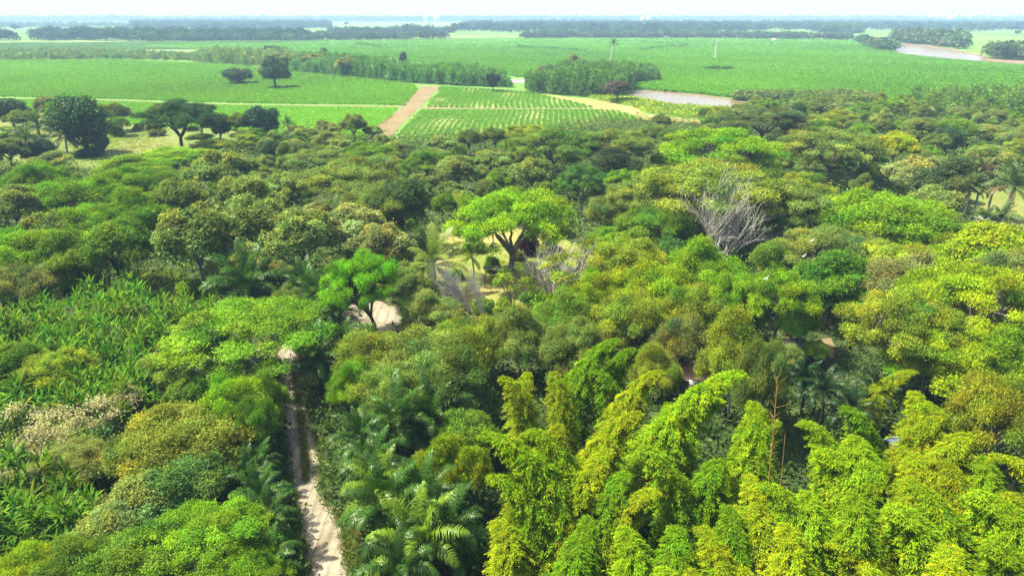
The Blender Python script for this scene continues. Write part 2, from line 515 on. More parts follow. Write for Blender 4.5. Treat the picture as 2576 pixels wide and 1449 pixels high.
# ------------------------------------------------------------------ cane clump (upright sword-leaved fans)
def cane(rng, ns=10, H=3.7, nb=10, bl=1.2):
    mb = MB()
    for s in range(ns):
        a = rng.uniform(0, 6.28); r = rng.uniform(0, .95)
        b = np.array([math.cos(a) * r, math.sin(a) * r, -.1]); h = H * rng.uniform(.3, 1.0)
        top = b + [rng.normal(0, .3) + math.cos(a) * .3, rng.normal(0, .3) + math.sin(a) * .3, h]
        mb.tube([b, (b + top) / 2, top], [.05, .045, .035], 4, (.9, .85, .5))
        st = tints(rng, 1, .22, .16); sz = rng.uniform(.7, 1.2)
        for k in range(nb):
            f = k / nb; an = k * 2.4 + rng.normal(0, .25)
            p = top - (top - b) * .22 * (1 - f)
            el = 1.45 - 1.15 * (1 - f) ** 1.3 + rng.normal(0, .1)
            d = np.array([math.cos(an) * math.cos(el), math.sin(an) * math.cos(el), math.sin(el)])
            L = bl * sz * rng.uniform(.75, 1.15); W = L * rng.uniform(.11, .17)
            S = nrm(np.cross(d, [0, 0, 1.0])) * W / 2
            p1 = p + d * L * .5; d2 = nrm(d + [math.cos(an) * .25, math.sin(an) * .25, -.1 - .75 * (1 - f) * rng.rand()]); p2 = p1 + d2 * L * .3; d3 = nrm(d2 - [0, 0, .5 * (1 - f)]); p3 = p2 + d3 * L * .25
            V = [p - S * .4, p + S * .4, p1 + S, p1 - S, p2 + S * .7, p2 - S * .7, p3 + S * .08, p3 - S * .08]
            tt = np.clip(st * tints(rng, 1, .16, .1), .1, 2.2)
            if rng.rand() < .05: tt = tt * [1.7, 1.05, 1.8]
            mb.add(V, [(0, 1, 2, 3), (3, 2, 4, 5), (5, 4, 6, 7)], tt)
    return mb.mesh('cane_clump', M_LEAF)

def dry_cane(rng):
    mb = MB()
    for s in range(5):
        b = np.array([rng.normal(0, .3), rng.normal(0, .3), -.1]); top = b + [rng.normal(0, .5), rng.normal(0, .5), rng.uniform(2.6, 4.0)]
        mb.tube([b, (b + top) / 2, top], [.03, .025, .015], 4)
        for k in range(14):
            p = b + (top - b) * rng.uniform(.5, 1); d = nrm(rng.normal(0, 1, 3) * [1, 1, .3] - [0, 0, 1.2]); S = nrm(np.cross(d, [0, .3, 1.])) * .05
            e = p + d * rng.uniform(.5, 1.2)
            mb.add([p - S, p + S, e + S * .3, e - S * .3], [(0, 1, 2, 3)], tints(rng, 1, .2, .08))
    return mb.mesh('dry_cane', M_LEAF)

def flower_head(rng):
    mb = MB(); n = 120
    P = rng.normal(0, 1, (n, 3)) * [.26, .26, .14]
    V, Q = leaf_quads(P, rng.normal(0, 1, (n, 3)), nrm(rng.normal(0, .6, (n, 3)) + [0, 0, .8]), np.full(n, .15), np.full(n, .11), .05)
    return mb.add(V, Q, tints(rng, n, .14, .05)).mesh('flower_head', M_LEAF)

def R_(i): return np.random.RandomState(i)
SP = {}
SP['broad'] = dict(D=11.5, H=10.5, zc=.62, var=[broadleaf(R_(10 + i)) for i in range(4)], name='broadleaf_tree', cat='tree')
SP['olive'] = dict(D=11.5, H=11.0, zc=.62, var=[broadleaf(R_(20 + i), .34, .17, 64, 3200, 14, (.5, 1.35), 1.1, .01, cv=.2) for i in range(4)], name='broadleaf_tree', cat='tree')
SP['fine'] = dict(D=12.0, H=8.8, zc=.66, var=[feathery(R_(30 + i)) for i in range(4)], name='feathery_tree', cat='tree')
SP['umb'] = dict(D=18.5, H=11.0, zc=.78, var=[umbrella(R_(40 + i)) for i in range(4)], name='umbrella_tree', cat='tree')
SP['sparse'] = dict(D=9.0, H=8.0, zc=.75, var=[sparse_umbrella(R_(50 + i)) for i in range(2)], name='sparse_tree', cat='tree')
SP['dark'] = dict(D=10.5, H=12.0, zc=.55, var=[evergreen(R_(60 + i)) for i in range(3)], name='evergreen_tree', cat='tree')
SP['shrub'] = dict(D=4.4, H=2.9, zc=.5, var=[shrub(R_(70 + i)) for i in range(4)], name='shrub', cat='shrub')
BARE = [bare(R_(80 + i)) for i in range(3)]
BAMB = [bamboo(R_(90)), bamboo(R_(91), lean=5.4, arch=2.3), bamboo(R_(92), lean=1.8, arch=2.6, blen=1.22), bamboo(R_(93), lean=2.5, ncul=1, blen=1.12), bamboo(R_(94), lean=4.0, arch=3.0, blen=1.15)]
BLEAN = [3.0, 5.4, 1.8, 2.5, 4.0]
FRONDS = [frond(R_(100 + i), e, bend=b) for i, (e, b) in enumerate([(1.4, .9), (1.15, 1.5), (.9, 1.75), (.6, 1.7), (.3, 1.5), (-.1, 1.1)])]
COCO_FRONDS = [frond(R_(110 + i), e, L=4.6, bend=b, nl=44, ll=.85, lw=.08, ragged=.08, hang=.5) for i, (e, b) in enumerate([(1.3, .8), (.9, 1.2), (.4, 1.2), (-.1, .9)])]
PALM_TRUNK = palm_trunk(4.2, .28, .26); TALL_TRUNK = palm_trunk(13.0, .22, .16, .8); COCO_TRUNK = palm_trunk(5.2, .2, .15, .7)
CANE = [cane(R_(120 + i)) for i in range(5)]
DRYCANE = [dry_cane(R_(130 + i)) for i in range(2)]
FLOWER = [flower_head(R_(140 + i)) for i in range(3)]

CLR = dict(
    lime=(.126, .226, .006), green=(.106, .202, .007), yellow=(.172, .238, .004), yolive=(.160, .208, .014),
    olive=(.155, .202, .042), tan=(.200, .218, .060), dull=(.116, .158, .026), mid=(.096, .172, .012),
    teal=(.060, .140, .024), dark=(.040, .080, .022), brown=(.150, .168, .034), rust=(.172, .160, .012),
    maroon=(.040, .012, .018), bam=(.134, .218, .003), bamy=(.168, .216, .003), bamg=(.088, .172, .003), gold=(.22, .26, .004),
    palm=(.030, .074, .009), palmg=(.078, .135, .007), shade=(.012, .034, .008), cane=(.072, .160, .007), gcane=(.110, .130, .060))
BARKC = dict(grey=(.13, .11, .09), pale=(.40, .37, .31), dark=(.06, .048, .038))
# ------------------------------------------------------------------ ground sheets
def poly_sheet(name, pix, z, mat, kind='structure', world=False, step=None, wobble=0.0, seed=1, **kw):
    """flat sheet over a ground polygon given by picture points on the ground"""
    P = [np.array([p[0], p[1], 0.]) if world else at(p[0], p[1]) for p in pix]
    if step or wobble:
        rng = np.random.RandomState(seed); out = []
        for i in range(len(P)):
            a, b = P[i], P[(i + 1) % len(P)]
            ln = np.linalg.norm(b - a); n = max(1, int(ln / (step or 5)))
            for k in range(n):
                q = a + (b - a) * k / n
                if k: q = q + np.array([rng.normal(0, wobble), rng.normal(0, wobble), 0])
                out.append(q)
        P = out
    bm = bmesh.new()
    vs = [bm.verts.new((p[0], p[1], z)) for p in P]
    f = bm.faces.new(vs)
    bm.normal_update()
    if f.normal.z < 0: f.normal_flip()
    bmesh.ops.triangulate(bm, faces=bm.faces[:])
    me = bpy.data.meshes.new(name); bm.to_mesh(me); bm.free()
    me.materials.append(mat)
    o = link(name, me)
    setp(o, kind=kind, **kw)
    return o

def gpoly(pix): return [tuple(at(p[0], p[1])[:2]) for p in pix]
def scatter(pix, n, rng, world=False):
    W = pix if world else gpoly(pix)
    W = np.array(W); lo, hi = W.min(0), W.max(0); out = np.zeros((0, 2))
    while len(out) < n:
        q = rng.uniform(lo, hi, (n * 2, 2))
        out = np.concatenate([out, q[inpoly(q[:, 0], q[:, 1], W)]])
    return out[:n]
def scatter_px(pix, n, rng):
    """even per picture area rather than per ground area (denser near the camera)"""
    W = np.array(pix, float); lo, hi = W.min(0), W.max(0); out = np.zeros((0, 2))
    while len(out) < n:
        q = rng.uniform(lo, hi, (n * 2, 2)); out = np.concatenate([out, q[inpoly(q[:, 0], q[:, 1], W)]])
    q = out[:n]
    u = (q[:, 0] - 1288) / FPX; v = (724.5 - q[:, 1]) / FPX
    t = -CAM_H / (-sp_ + v * cp_)
    return np.stack([u * t, (cp_ + v * sp_) * t], 1)

# the plain: patchwork of far fields
m, nt = newmat('plain_ground')
pos = geo_pos(nt)
mp = N(nt, 'ShaderNodeMapping'); mp.inputs['Scale'].default_value = (.0011, .0016, 1); mp.inputs['Rotation'].default_value = (0, 0, .3)
nt.links.new(pos, mp.inputs[0])
vo = N(nt, 'ShaderNodeTexVoronoi'); vo.inputs['Scale'].default_value = 1.0; vo.inputs['Randomness'].default_value = .8
nt.links.new(mp.outputs[0], vo.inputs['Vector'])
sepc = N(nt, 'ShaderNodeSeparateColor'); nt.links.new(vo.outputs['Color'], sepc.inputs[0])
fc = ramp(nt, sepc.outputs[0], [(0, (.085, .150, .035)), (.35, (.10, .19, .04)), (.55, (.15, .19, .06)), (.75, (.07, .13, .03)), (.9, (.13, .17, .06)), (1, (.09, .17, .035))])
n1 = noise(nt, .012, 6, .6, pos)
k1 = ramp(nt, n1, [(.3, (.75, .75, .75)), (.7, (1.2, 1.2, 1.15))])
fc = mixrgb(nt, 'MULTIPLY', fc, k1)
p = N(nt, 'ShaderNodeBsdfPrincipled'); nt.links.new(fc, p.inputs['Base Color']); p.inputs['Roughness'].default_value = 1; p.inputs['Specular IOR Level'].default_value = 0
o = N(nt, 'ShaderNodeOutputMaterial'); nt.links.new(p.outputs[0], o.inputs[0])
M_PLAIN = m
poly_sheet('ground', [(-30000, -500), (30000, -500), (30000, 40000), (-30000, 40000)], 0.0, M_PLAIN, world=True)

M_FLOOR = ground_material('woodland_soil', [(.3, (.018, .030, .008)), (.5, (.034, .050, .012)), (.62, (.05, .060, .018)), (.8, (.08, .075, .03))], (.08, .6, 4), bump=.5)
M_MEADOW = ground_material('dry_meadow', [(.34, (.05, .09, .014)), (.48, (.085, .115, .020)), (.60, (.14, .135, .036)), (.74, (.20, .155, .065))], (.035, .35, 3.5), bump=.4)
M_LAWN = ground_material('dry_lawn', [(.34, (.075, .105, .016)), (.46, (.12, .14, .026)), (.55, (.19, .165, .05)), (.7, (.24, .175, .075))], (.07, .35, 3.5), bump=.3)
def ruts(nt, pos, c):
    mp = N(nt, 'ShaderNodeMapping'); mp.inputs['Scale'].default_value = (1.1, .05, 1); nt.links.new(pos, mp.inputs[0])
    k = ramp(nt, noise(nt, 1.6, 5, .65, mp.outputs[0]), [(.36, (.62, .60, .56)), (.5, (1, 1, 1)), (.62, (1.12, 1.1, 1.05))])
    c = mixrgb(nt, 'MULTIPLY', c, k)
    g = ramp(nt, noise(nt, 9.0, 3, .7, pos), [(.36, (.62, .60, .55)), (.5, (1, 1, 1))])
    return mixrgb(nt, 'MULTIPLY', c, g, .8)
M_SAND = ground_material('pale_sand', [(.36, (.11, .095, .060)), (.48, (.18, .158, .108)), (.64, (.25, .222, .160))], (.25, 1.2, 6), bump=.35, extra=ruts)
M_DIRT = ground_material('dirt', [(.3, (.082, .060, .026)), (.45, (.120, .092, .042)), (.6, (.152, .121, .060)), (.75, (.178, .148, .080))], (.05, .4, 3), bump=.3)
M_TAN = ground_material('dry_stubble', [(.3, (.11, .125, .024)), (.45, (.18, .150, .045)), (.6, (.23, .175, .07)), (.75, (.25, .20, .10))], (.04, .4, 3), bump=.3)
M_SOILROW = ground_material('field_soil', [(.3, (.10, .17, .03)), (.5, (.15, .17, .05)), (.7, (.22, .16, .075))], (.03, .3, 2), bump=.3)
M_CROPBED = ground_material('crop_bed', [(.3, (.055, .16, .014)), (.5, (.075, .205, .018)), (.68, (.10, .23, .025))], (.012, .09, .8), (.45, .3, .25), bump=.6, bdist=.5)
M_CROPBED2 = ground_material('tall_crop_bed', [(.3, (.05, .155, .014)), (.5, (.068, .20, .018)), (.68, (.09, .225, .025))], (.006, .05, .5), (.45, .3, .25), bump=.6, bdist=.8)
M_GREYCROP = ground_material('grey_crop_bed', [(.3, (.055, .105, .04)), (.5, (.075, .13, .048)), (.68, (.09, .15, .05))], (.006, .05, .5), bump=.4)

# muddy river
m, nt = newmat('muddy_water')
pos = geo_pos(nt)
f = noise(nt, .02, 4, .6, pos)
c = ramp(nt, f, [(.35, (.130, .092, .050)), (.65, (.172, .130, .078))])
p = N(nt, 'ShaderNodeBsdfPrincipled'); nt.links.new(c, p.inputs['Base Color']); p.inputs['Roughness'].default_value = .22
p.inputs['Specular IOR Level'].default_value = .22
b = N(nt, 'ShaderNodeBump'); b.inputs['Strength'].default_value = .25; b.inputs['Distance'].default_value = .3
nt.links.new(noise(nt, .5, 4, .6, pos), b.inputs['Height']); nt.links.new(b.outputs[0], p.inputs['Normal'])
o = N(nt, 'ShaderNodeOutputMaterial'); nt.links.new(p.outputs[0], o.inputs[0])
M_WATER = m

FOREST = [(-420, 420), (0, 412), (150, 408), (250, 408), (330, 392), (560, 366), (700, 345), (930, 343), (1000, 348), (1330, 332), (1500, 300), (1620, 303), (1760, 308),
          (1850, 284), (2050, 272), (2180, 276), (2300, 268), (2576, 292), (3000, 300), (3300, 1900), (-700, 1900)]
poly_sheet('forest_floor', FOREST, .02, M_FLOOR, step=6, wobble=1.2)
ROAD_L = [(762, 1700), (768, 1449), (756, 1330), (732, 1235), (721, 1146), (709, 1059), (696, 950), (690, 910), (712, 868), (760, 835), (850, 808), (868, 785)]
ROAD_R = [(880, 800), (868, 822), (790, 850), (752, 878), (746, 915), (758, 950), (784, 1059), (804, 1146), (808, 1235), (862, 1330), (880, 1449), (900, 1700)]
poly_sheet('dirt_road', ROAD_L + ROAD_R, .05, M_SAND, step=2.5, wobble=.14)
poly_sheet('road_verge', [(820, 1262), (880, 1300), (915, 1345), (910, 1449), (940, 1700), (880, 1700), (868, 1449), (840, 1330)], .035, M_DIRT, step=1.5, wobble=.2)
poly_sheet('sandy_yard', [(858, 790), (885, 765), (930, 752), (1005, 775), (1015, 806), (985, 842), (930, 868), (890, 850)], .06, M_SAND, step=2, wobble=.35)
poly_sheet('lawn', [(1085, 610), (1180, 585), (1300, 575), (1420, 600), (1515, 660), (1500, 765), (1400, 800), (1180, 800), (1120, 760), (1090, 690)], .04, M_LAWN, step=3, wobble=.5)
poly_sheet('lawn', [(1095, 585), (1165, 585), (1165, 630), (1095, 628)], .045, M_LAWN, step=3, wobble=.5)
poly_sheet('meadow', [(-200, 300), (60, 275), (150, 285), (330, 318), (480, 312), (610, 318), (640, 345), (560, 380), (330, 405), (240, 425), (60, 425), (-200, 430)], .03, M_MEADOW, step=8, wobble=1.2)
poly_sheet('bare_clearing', [(2425, 470), (2650, 470), (2700, 600), (2470, 610), (2430, 540)], .04, M_MEADOW, step=4, wobble=.7)
poly_sheet('sand_patch', [(1700, 930), (1745, 925), (1750, 975), (1700, 985)], .05, M_SAND, step=1.5, wobble=.25)
poly_sheet('sand_patch', [(1795, 940), (1880, 930), (1890, 990), (1800, 1000)], .05, M_SAND, step=1.5, wobble=.25)
poly_sheet('sand_patch', [(1930, 860), (2090, 850), (2100, 900), (1950, 912)], .05, M_DIRT, step=1.5, wobble=.25)

# ---- cultivated ground beyond the woods
FIELD_A = [(-300, 146), (0, 152), (300, 151), (560, 163), (760, 182), (900, 196), (1040, 213), (1052, 226), (1018, 266), (930, 264), (720, 262), (500, 258), (310, 250), (0, 244), (-300, 240)]
FIELD_A2 = [(-300, 247), (0, 251), (310, 258), (500, 265), (720, 269), (930, 273), (1000, 275), (984, 297), (920, 338), (920, 352), (700, 352), (560, 325), (330, 315), (150, 285), (-300, 285)]
FIELD_B = [(1112, 219), (1200, 224), (1330, 233), (1440, 256), (1500, 272), (1400, 272), (1200, 272), (1070, 270)]
FIELD_B2 = [(1058, 278), (1200, 277), (1400, 277), (1545, 278), (1620, 303), (1500, 312), (1330, 345), (1010, 356), (995, 345)]
FIELD_C = [(340, 112), (700, 105), (1200, 98), (1800, 97.5), (2150, 103), (2225, 118), (2258, 137), (2480, 160), (2576, 167), (2900, 185), (2900, 262), (2576, 252), (2400, 262), (2180, 262), (1890, 252), (1760, 239), (1600, 226), (1420, 200), (1300, 195), (1000, 150), (760, 140), (560, 128)]
FIELD_D = [(-300, 112), (0, 110), (340, 107), (800, 104), (700, 108), (340, 115), (520, 126), (-300, 128)]

def crop(name, pix, h, bed, color, n, size, label, seed, perpx=True, rows=None, holes=()):
    rng = np.random.RandomState(seed)
    bedo = poly_sheet(name + '_bed', pix, .03, bed, step=25, wobble=1.0, seed=seed)
    if rows:
        W = np.array(gpoly(pix)); lo, hi = W.min(0), W.max(0)
        q = scatter(pix, n, rng)
        q[:, 0] = np.round((q[:, 0] - q[:, 1] * rows[1]) / rows[0]) * rows[0] + q[:, 1] * rows[1] + rng.normal(0, .34, n)
        q = q[inpoly(q[:, 0], q[:, 1], W)]
        gap = np.sin(q[:, 1] * .09 + q[:, 0] * .12) + np.sin(q[:, 0] * .21 - q[:, 1] * .05) + rng.normal(0, .9, len(q)); q = q[gap > -1.2]; q[:, 0] += .5 * np.sin(q[:, 1] * .08)
    else:
        q = scatter_px(pix, n, rng) if perpx else scatter(pix, n, rng)
    n = len(q)
    dist = np.hypot(q[:, 0], q[:, 1]); s = size * np.clip(dist / 350, .6, 1.7) * rng.uniform(.6, 1.4, n)
    # slow waves in height make the canopy rise and dip
    und = 1 + .28 * np.sin(q[:, 0] * .05 + 2 * np.sin(q[:, 1] * .013)) * np.sin(q[:, 1] * .021 + 1.3)
    P = np.stack([q[:, 0], q[:, 1], .05 + 0 * s], 1)
    hh = h * und * rng.uniform(.7, 1.2, n)
    parts = MB()
    for k in range(2):
        an = rng.uniform(0, 6.28, n); tilt = rng.uniform(1.1, 2.0, n)
        A = np.stack([np.cos(an) * tilt, np.sin(an) * tilt, np.ones(n)], 1)
        B = P.copy(); B[:, 2] = np.maximum(.05, hh - .9 * s); 
        Nn = nrm(np.stack([np.cos(an), np.sin(an), -tilt], 1) + rng.normal(0, .3, (n, 3)))
        V, Q = leaf_quads(B, A, Nn, s * 1.25, s * .75, .1)
        low = np.sin(q[:, 0] * .011 + 1.7 * np.sin(q[:, 1] * .006)) * .08
        t = tints(rng, n, .07, .04) * (1 + low[:, None] + .10 * np.sin(q[:, 0:1] * .031 + 3 * np.sin(q[:, 1:2] * .009)) * np.sin(q[:, 1:2] * .017))
        parts.add(V, Q, t)
    o = link(name, parts.mesh(name, M_CROP), color=color)
    setp(o, label, 'crop', kind='stuff')
    return o
crop('crop_field', FIELD_A, .9, M_CROPBED, (0.0826, 0.1980, 0.0080), 90000, .75, 'bright green low crop on the left field beside the pale dirt road', 1)
crop('crop_field', FIELD_A2, .9, M_CROPBED, (0.0808, 0.1944, 0.0080), 40000, .6, 'strip of green crop between the thin track and the left trees', 2)
crop('crop_rows', FIELD_B, .7, M_SOILROW, (0.0740, 0.1845, 0.0112), 26000, .62, 'young crop planted in rows right of the dirt road, beyond the cross track', 3, rows=(2.6, .03))
crop('crop_rows', FIELD_B2, .7, M_SOILROW, (0.0705, 0.1800, 0.0112), 34000, .62, 'young crop planted in rows right of the dirt road, before the cross track', 4, rows=(2.3, .03))
crop('cane_field', FIELD_C, 1.9, M_CROPBED2, (0.0722, 0.1854, 0.0080), 230000, .8, 'wide smooth green sugarcane field spreading behind the bamboo groves to the river', 5)
crop('cane_field', FIELD_D, 1.9, M_GREYCROP, (.065, .135, .03), 20000, .8, 'dull grey green strip of crop below the dark far wood', 6)

poly_sheet('farm_track', [(-300, 242.5), (0, 246.5), (310, 253.4), (500, 260.6), (720, 264.8), (930, 267), (1016, 267.5), (1003, 272.5), (930, 270), (720, 266.6), (500, 262.6), (310, 255.4), (0, 248.3), (-300, 244.5)], .07, M_DIRT, step=10, wobble=.7)
poly_sheet('farm_track', [(1064, 270), (1200, 273), (1400, 273), (1545, 274.5), (1545, 277), (1400, 276), (1200, 276), (1060, 275)], .07, M_DIRT, step=10, wobble=.6)
poly_sheet('dirt_track', [(1060, 217), (1104, 217.5), (1094, 232), (1060, 270), (1048, 280), (1014, 310), (982, 345), (970, 356), (925, 356), (940, 338), (992, 296), (1008, 274), (1024, 264), (1056, 228)], .09, M_DIRT, step=5, wobble=.5)
M_DARKSOIL = ground_material('ploughed_bank', [(.3, (0.112, 0.070, 0.038)), (.6, (0.182, 0.112, 0.063))], (.1, .6, 3), bump=.6)
poly_sheet('road_bank', [(1049, 226), (1055, 228), (1032, 256), (1022, 266), (1014, 266)], .11, M_DARKSOIL, step=5, wobble=.5)
poly_sheet('road_bank', [(1000, 281), (1010, 281), (950, 326), (928, 342), (918, 342), (945, 322)], .11, M_DARKSOIL, step=5, wobble=.6)
poly_sheet('stubble_strip', [(1330, 231), (1430, 246), (1500, 253), (1590, 270), (1622, 287), (1690, 296), (1780, 306), (1760, 312), (1640, 304), (1560, 297), (1500, 276), (1420, 254)], .08, M_TAN, step=8, wobble=1.2)
M_VERGE = ground_material('green_verge', [(.3, (0.096, 0.152, 0.016)), (.5, (0.152, 0.200, 0.024)), (.7, (0.224, 0.208, 0.048))], (.04, .4, 3), bump=.5)
poly_sheet('river_verge', [(1480, 245), (1600, 250), (1700, 268), (1840, 276), (1960, 282), (1840, 300), (1750, 298), (1625, 283), (1590, 268), (1500, 252)], .10, M_VERGE, step=8, wobble=1.2)
RIVER1 = [(1585, 229), (1660, 231), (1720, 238), (1800, 248), (1900, 258), (1990, 268), (2110, 282), (2110, 288), (1960, 282), (1840, 277), (1760, 273), (1690, 268), (1630, 258), (1588, 256)]
poly_sheet('river', RIVER1, .13, M_WATER, step=15, wobble=1.0)
poly_sheet('river_bank', [(1575, 226), (1665, 228), (1725, 235), (1805, 245), (1905, 255), (1995, 264), (2125, 278), (2115, 282), (1990, 268), (1900, 258), (1800, 248), (1720, 238), (1660, 231), (1585, 229)], .15, M_DIRT, step=12, wobble=.8)
poly_sheet('river', [(1268, 202), (1335, 200), (1400, 205), (1400, 212), (1330, 211), (1275, 209)], .13, M_WATER, step=10, wobble=.8)
poly_sheet('river', [(2225, 110), (2300, 112), (2400, 127), (2480, 145), (2600, 153), (2900, 172), (2900, 184), (2600, 165), (2484, 158), (2400, 152), (2262, 138), (2250, 122)], .13, M_WATER, step=25, wobble=1.5)
poly_sheet('river_bank', [(2460, 146), (2600, 150), (2900, 168), (2900, 178), (2600, 162), (2500, 157)], .16, M_DIRT, step=25, wobble=1.5)
poly_sheet('river_bank', [(2222, 107), (2300, 109), (2400, 124), (2480, 142), (2484, 147), (2400, 129), (2300, 114), (2226, 112)], .16, M_DIRT, step=25, wobble=1.5)

# ------------------------------------------------------------------ groves and woods that read as one mass
def mass(name, pix, color, n, h, wd, label, cat, seed, nl=60, leaf=(1.0, .4), plume=True, perpx=False, yel=.12, dome=None):
    rng = np.random.RandomState(seed)
    q = scatter_px(pix, n, rng) if perpx else scatter(pix, n, rng)
    mbm = MB()
    H = h * rng.uniform(.5, 1.2, n) * (1 + .22 * np.sin(q[:, 0] * .07) * np.sin(q[:, 0] * .031 + q[:, 1] * .05))
    if dome:
        pxd = proj(np.concatenate([q, np.zeros((n, 1))], 1))[:, 0]
        H = H * (.35 + .65 * np.clip(1 - ((pxd - dome[0]) / dome[1]) ** 2, 0, 1) ** .6)
    az = rng.uniform(0, 6.28, n); ln = rng.uniform(.05, .35, n) * H
    pt = tints(rng, n, .26, yel)
    u = rng.rand(n, nl) if plume else None
    if plume:
        t = .12 + .88 * u
        cx = q[:, 0:1] + np.cos(az)[:, None] * ln[:, None] * t ** 3
        cy_ = q[:, 1:2] + np.sin(az)[:, None] * ln[:, None] * t ** 3
        cz = H[:, None] * (t - .08 * t ** 5)
        r = wd * (1.05 - t * .85)
        d = nrm(rng.normal(0, 1, (n, nl, 3)))
        P = np.stack([cx + d[..., 0] * r, cy_ + d[..., 1] * r, cz + d[..., 2] * r * .4], -1)
    else:
        d = nrm(rng.normal(0, 1, (n, nl, 3)))
        d[..., 2] = np.where(d[..., 2] < -.3, -d[..., 2], d[..., 2])
        sz = rng.uniform(.7, 1.25, n)[:, None]
        P = np.stack([q[:, 0:1] + d[..., 0] * wd * sz, q[:, 1:2] + d[..., 1] * wd * sz, H[:, None] * (.55 + .45 * d[..., 2])], -1)
    P = P.reshape(-1, 3); d = d.reshape(-1, 3); m_ = len(P)
    Nn = nrm(d * .7 + [0, 0, .45] + rng.normal(0, .5, (m_, 3)))
    A = nrm(np.cross(Nn, rng.normal(0, 1, (m_, 3)))) + (np.array([0, 0, .9]) if plume else np.zeros(3))
    s = rng.uniform(.65, 1.35, m_)
    V, Q = leaf_quads(P, A, Nn, leaf[0] * s, leaf[1] * s, .05)
    t = np.repeat(pt, nl, 0) * tints(rng, m_, .18, .07)
    o = link(name, mesh_from(name, V, Q, M_LEAF, t), color=color)
    return setp(o, label, cat, kind='stuff')

mass('cane_grove', [(-300, 150), (0, 153), (300, 150), (520, 156), (500, 146), (300, 136), (0, 133), (-300, 132)], (.125, .185, .05), 2600, 5.0, 2.6, 'grey green tall cane band along the far edge of the left field', 'grove', 21, 60, (1.7, .6))
mass('bamboo_grove', [(485, 158), (620, 168), (760, 178), (800, 168), (700, 150), (500, 146)], (.12, .175, .045), 1300, 11, 2.6, 'pale bamboo grove behind the two lone trees in the left field', 'grove', 22, 60, (1.5, .5), dome=(650, 200))
mass('bamboo_grove', [(730, 181), (860, 193), (1040, 211), (1180, 218), (1282, 221), (1275, 211), (1150, 203), (1000, 188), (850, 170), (740, 164)], (.075, .165, .030), 2300, 11.5, 2.4, 'long dark green bamboo grove ending at the river bend behind the dirt road', 'grove', 23, 75, (1.25, .45), dome=(960, 345))
mass('bamboo_grove', [(1325, 235), (1480, 246), (1580, 240), (1600, 214), (1660, 210), (1640, 196), (1500, 196), (1330, 212)], (.085, .170, .032), 2000, 12, 2.4, 'rounded bamboo grove on the river bank right of the long grove', 'grove', 24, 75, (1.2, .45), dome=(1480, 190))
mass('cane_grove', [(2280, 292), (2400, 300), (2576, 318), (2900, 330), (2900, 268), (2576, 262), (2400, 262), (2300, 268)], (.095, .165, .026), 1300, 9.5, 2.0, 'tall dark cane stand at the right edge before the wide field', 'grove', 25, 80, (1.2, .32))
mass('riverside_scrub', [(1850, 254), (1930, 259), (2060, 268), (2200, 272), (2220, 262), (2000, 256), (1900, 250), (1850, 248)], (.085, .125, .032), 700, 5.0, 2.6, 'low olive scrub along the far bank of the brown river', 'scrub', 26, 60, (1.0, .5), plume=False)
mass('riverside_scrub', [(1600, 262), (1640, 268), (1760, 281), (1900, 288), (1920, 294), (1780, 292), (1640, 280), (1600, 271)], (.125, .185, .022), 500, 1.6, 1.8, 'low yellow green scrub on the near river bank', 'scrub', 27, 50, (.8, .4), plume=False)
mass('riverside_scrub', [(2280, 275), (2200, 292), (1900, 296), (1850, 288), (2000, 280), (2150, 278)], (.09, .13, .03), 500, 4.0, 2.2, 'green scrub between the river and the dark umbrella trees', 'scrub', 28, 60, (.9, .45), plume=False)
WC = (.022, .044, .018)
mass('far_wood', [(-300, 106), (40, 104), (30, 95), (-300, 95)], WC, 260, 14, 8, 'dark tree clump at the left edge beyond the fields', 'wood', 31, 60, (4, 2.6), plume=False)
mass('far_wood', [(78, 103), (340, 104), (780, 102), (760, 95), (420, 91.5), (100, 92)], WC, 1300, 15, 7.5, 'long dark wood across the left middle distance', 'wood', 32, 60, (3.6, 2.4), plume=False)
mass('far_wood', [(330, 106), (640, 105), (1130, 100), (1120, 97), (620, 99), (420, 100)], (.042, .072, .032), 700, 11, 6, 'low dark hedge in front of the long dark wood', 'hedge', 33, 50, (3.2, 2.2), plume=False)
mass('far_wood', [(330, 74), (560, 76), (830, 72), (820, 62), (560, 58.5), (340, 60)], WC, 1500, 17, 15, 'blue hazy wood high on the left near the horizon', 'wood', 34, 40, (8, 5), plume=False)
mass('far_wood', [(1130, 82), (1500, 85), (1900, 83), (1890, 66), (1500, 63), (1180, 66)], WC, 1700, 17, 12, 'broad blue wood in the centre below the horizon', 'wood', 35, 45, (7, 4.5), plume=False)
mass('far_wood', [(1900, 82), (2250, 80), (2700, 82), (2700, 62), (2200, 60), (1900, 63)], WC, 1500, 16, 13, 'hazy blue wood on the right below the mountain', 'wood', 36, 40, (7, 4.5), plume=False)
mass('far_wood', [(2060, 86), (2168, 85), (2165, 79.5), (2070, 79)], (.050, .085, .034), 420, 16, 7, 'compact rounded green wood right of the centre', 'wood', 37, 60, (4, 2.6), plume=False)
mass('far_wood', [(1310, 97), (1800, 96.5), (2150, 103), (2230, 120), (2260, 132), (2205, 128), (2140, 101), (1800, 93), (1320, 93)], (.048, .078, .036), 1100, 10, 6, 'low hedge along the far side of the wide cane field', 'hedge', 38, 50, (3.2, 2.0), plume=False)
mass('far_wood', [(2245, 108), (2330, 114), (2420, 126), (2430, 112), (2330, 96), (2260, 100)], (.060, .085, .038), 500, 15, 8, 'grey green trees on the far bank of the right river', 'wood', 39, 60, (3.8, 2.4), plume=False)
mass('far_wood', [(2480, 150), (2576, 154), (2800, 166), (2800, 150), (2576, 138), (2490, 138)], (.060, .090, .032), 420, 12, 6, 'green trees at the right edge beside the river', 'wood', 40, 70, (2.6, 1.6), plume=False)
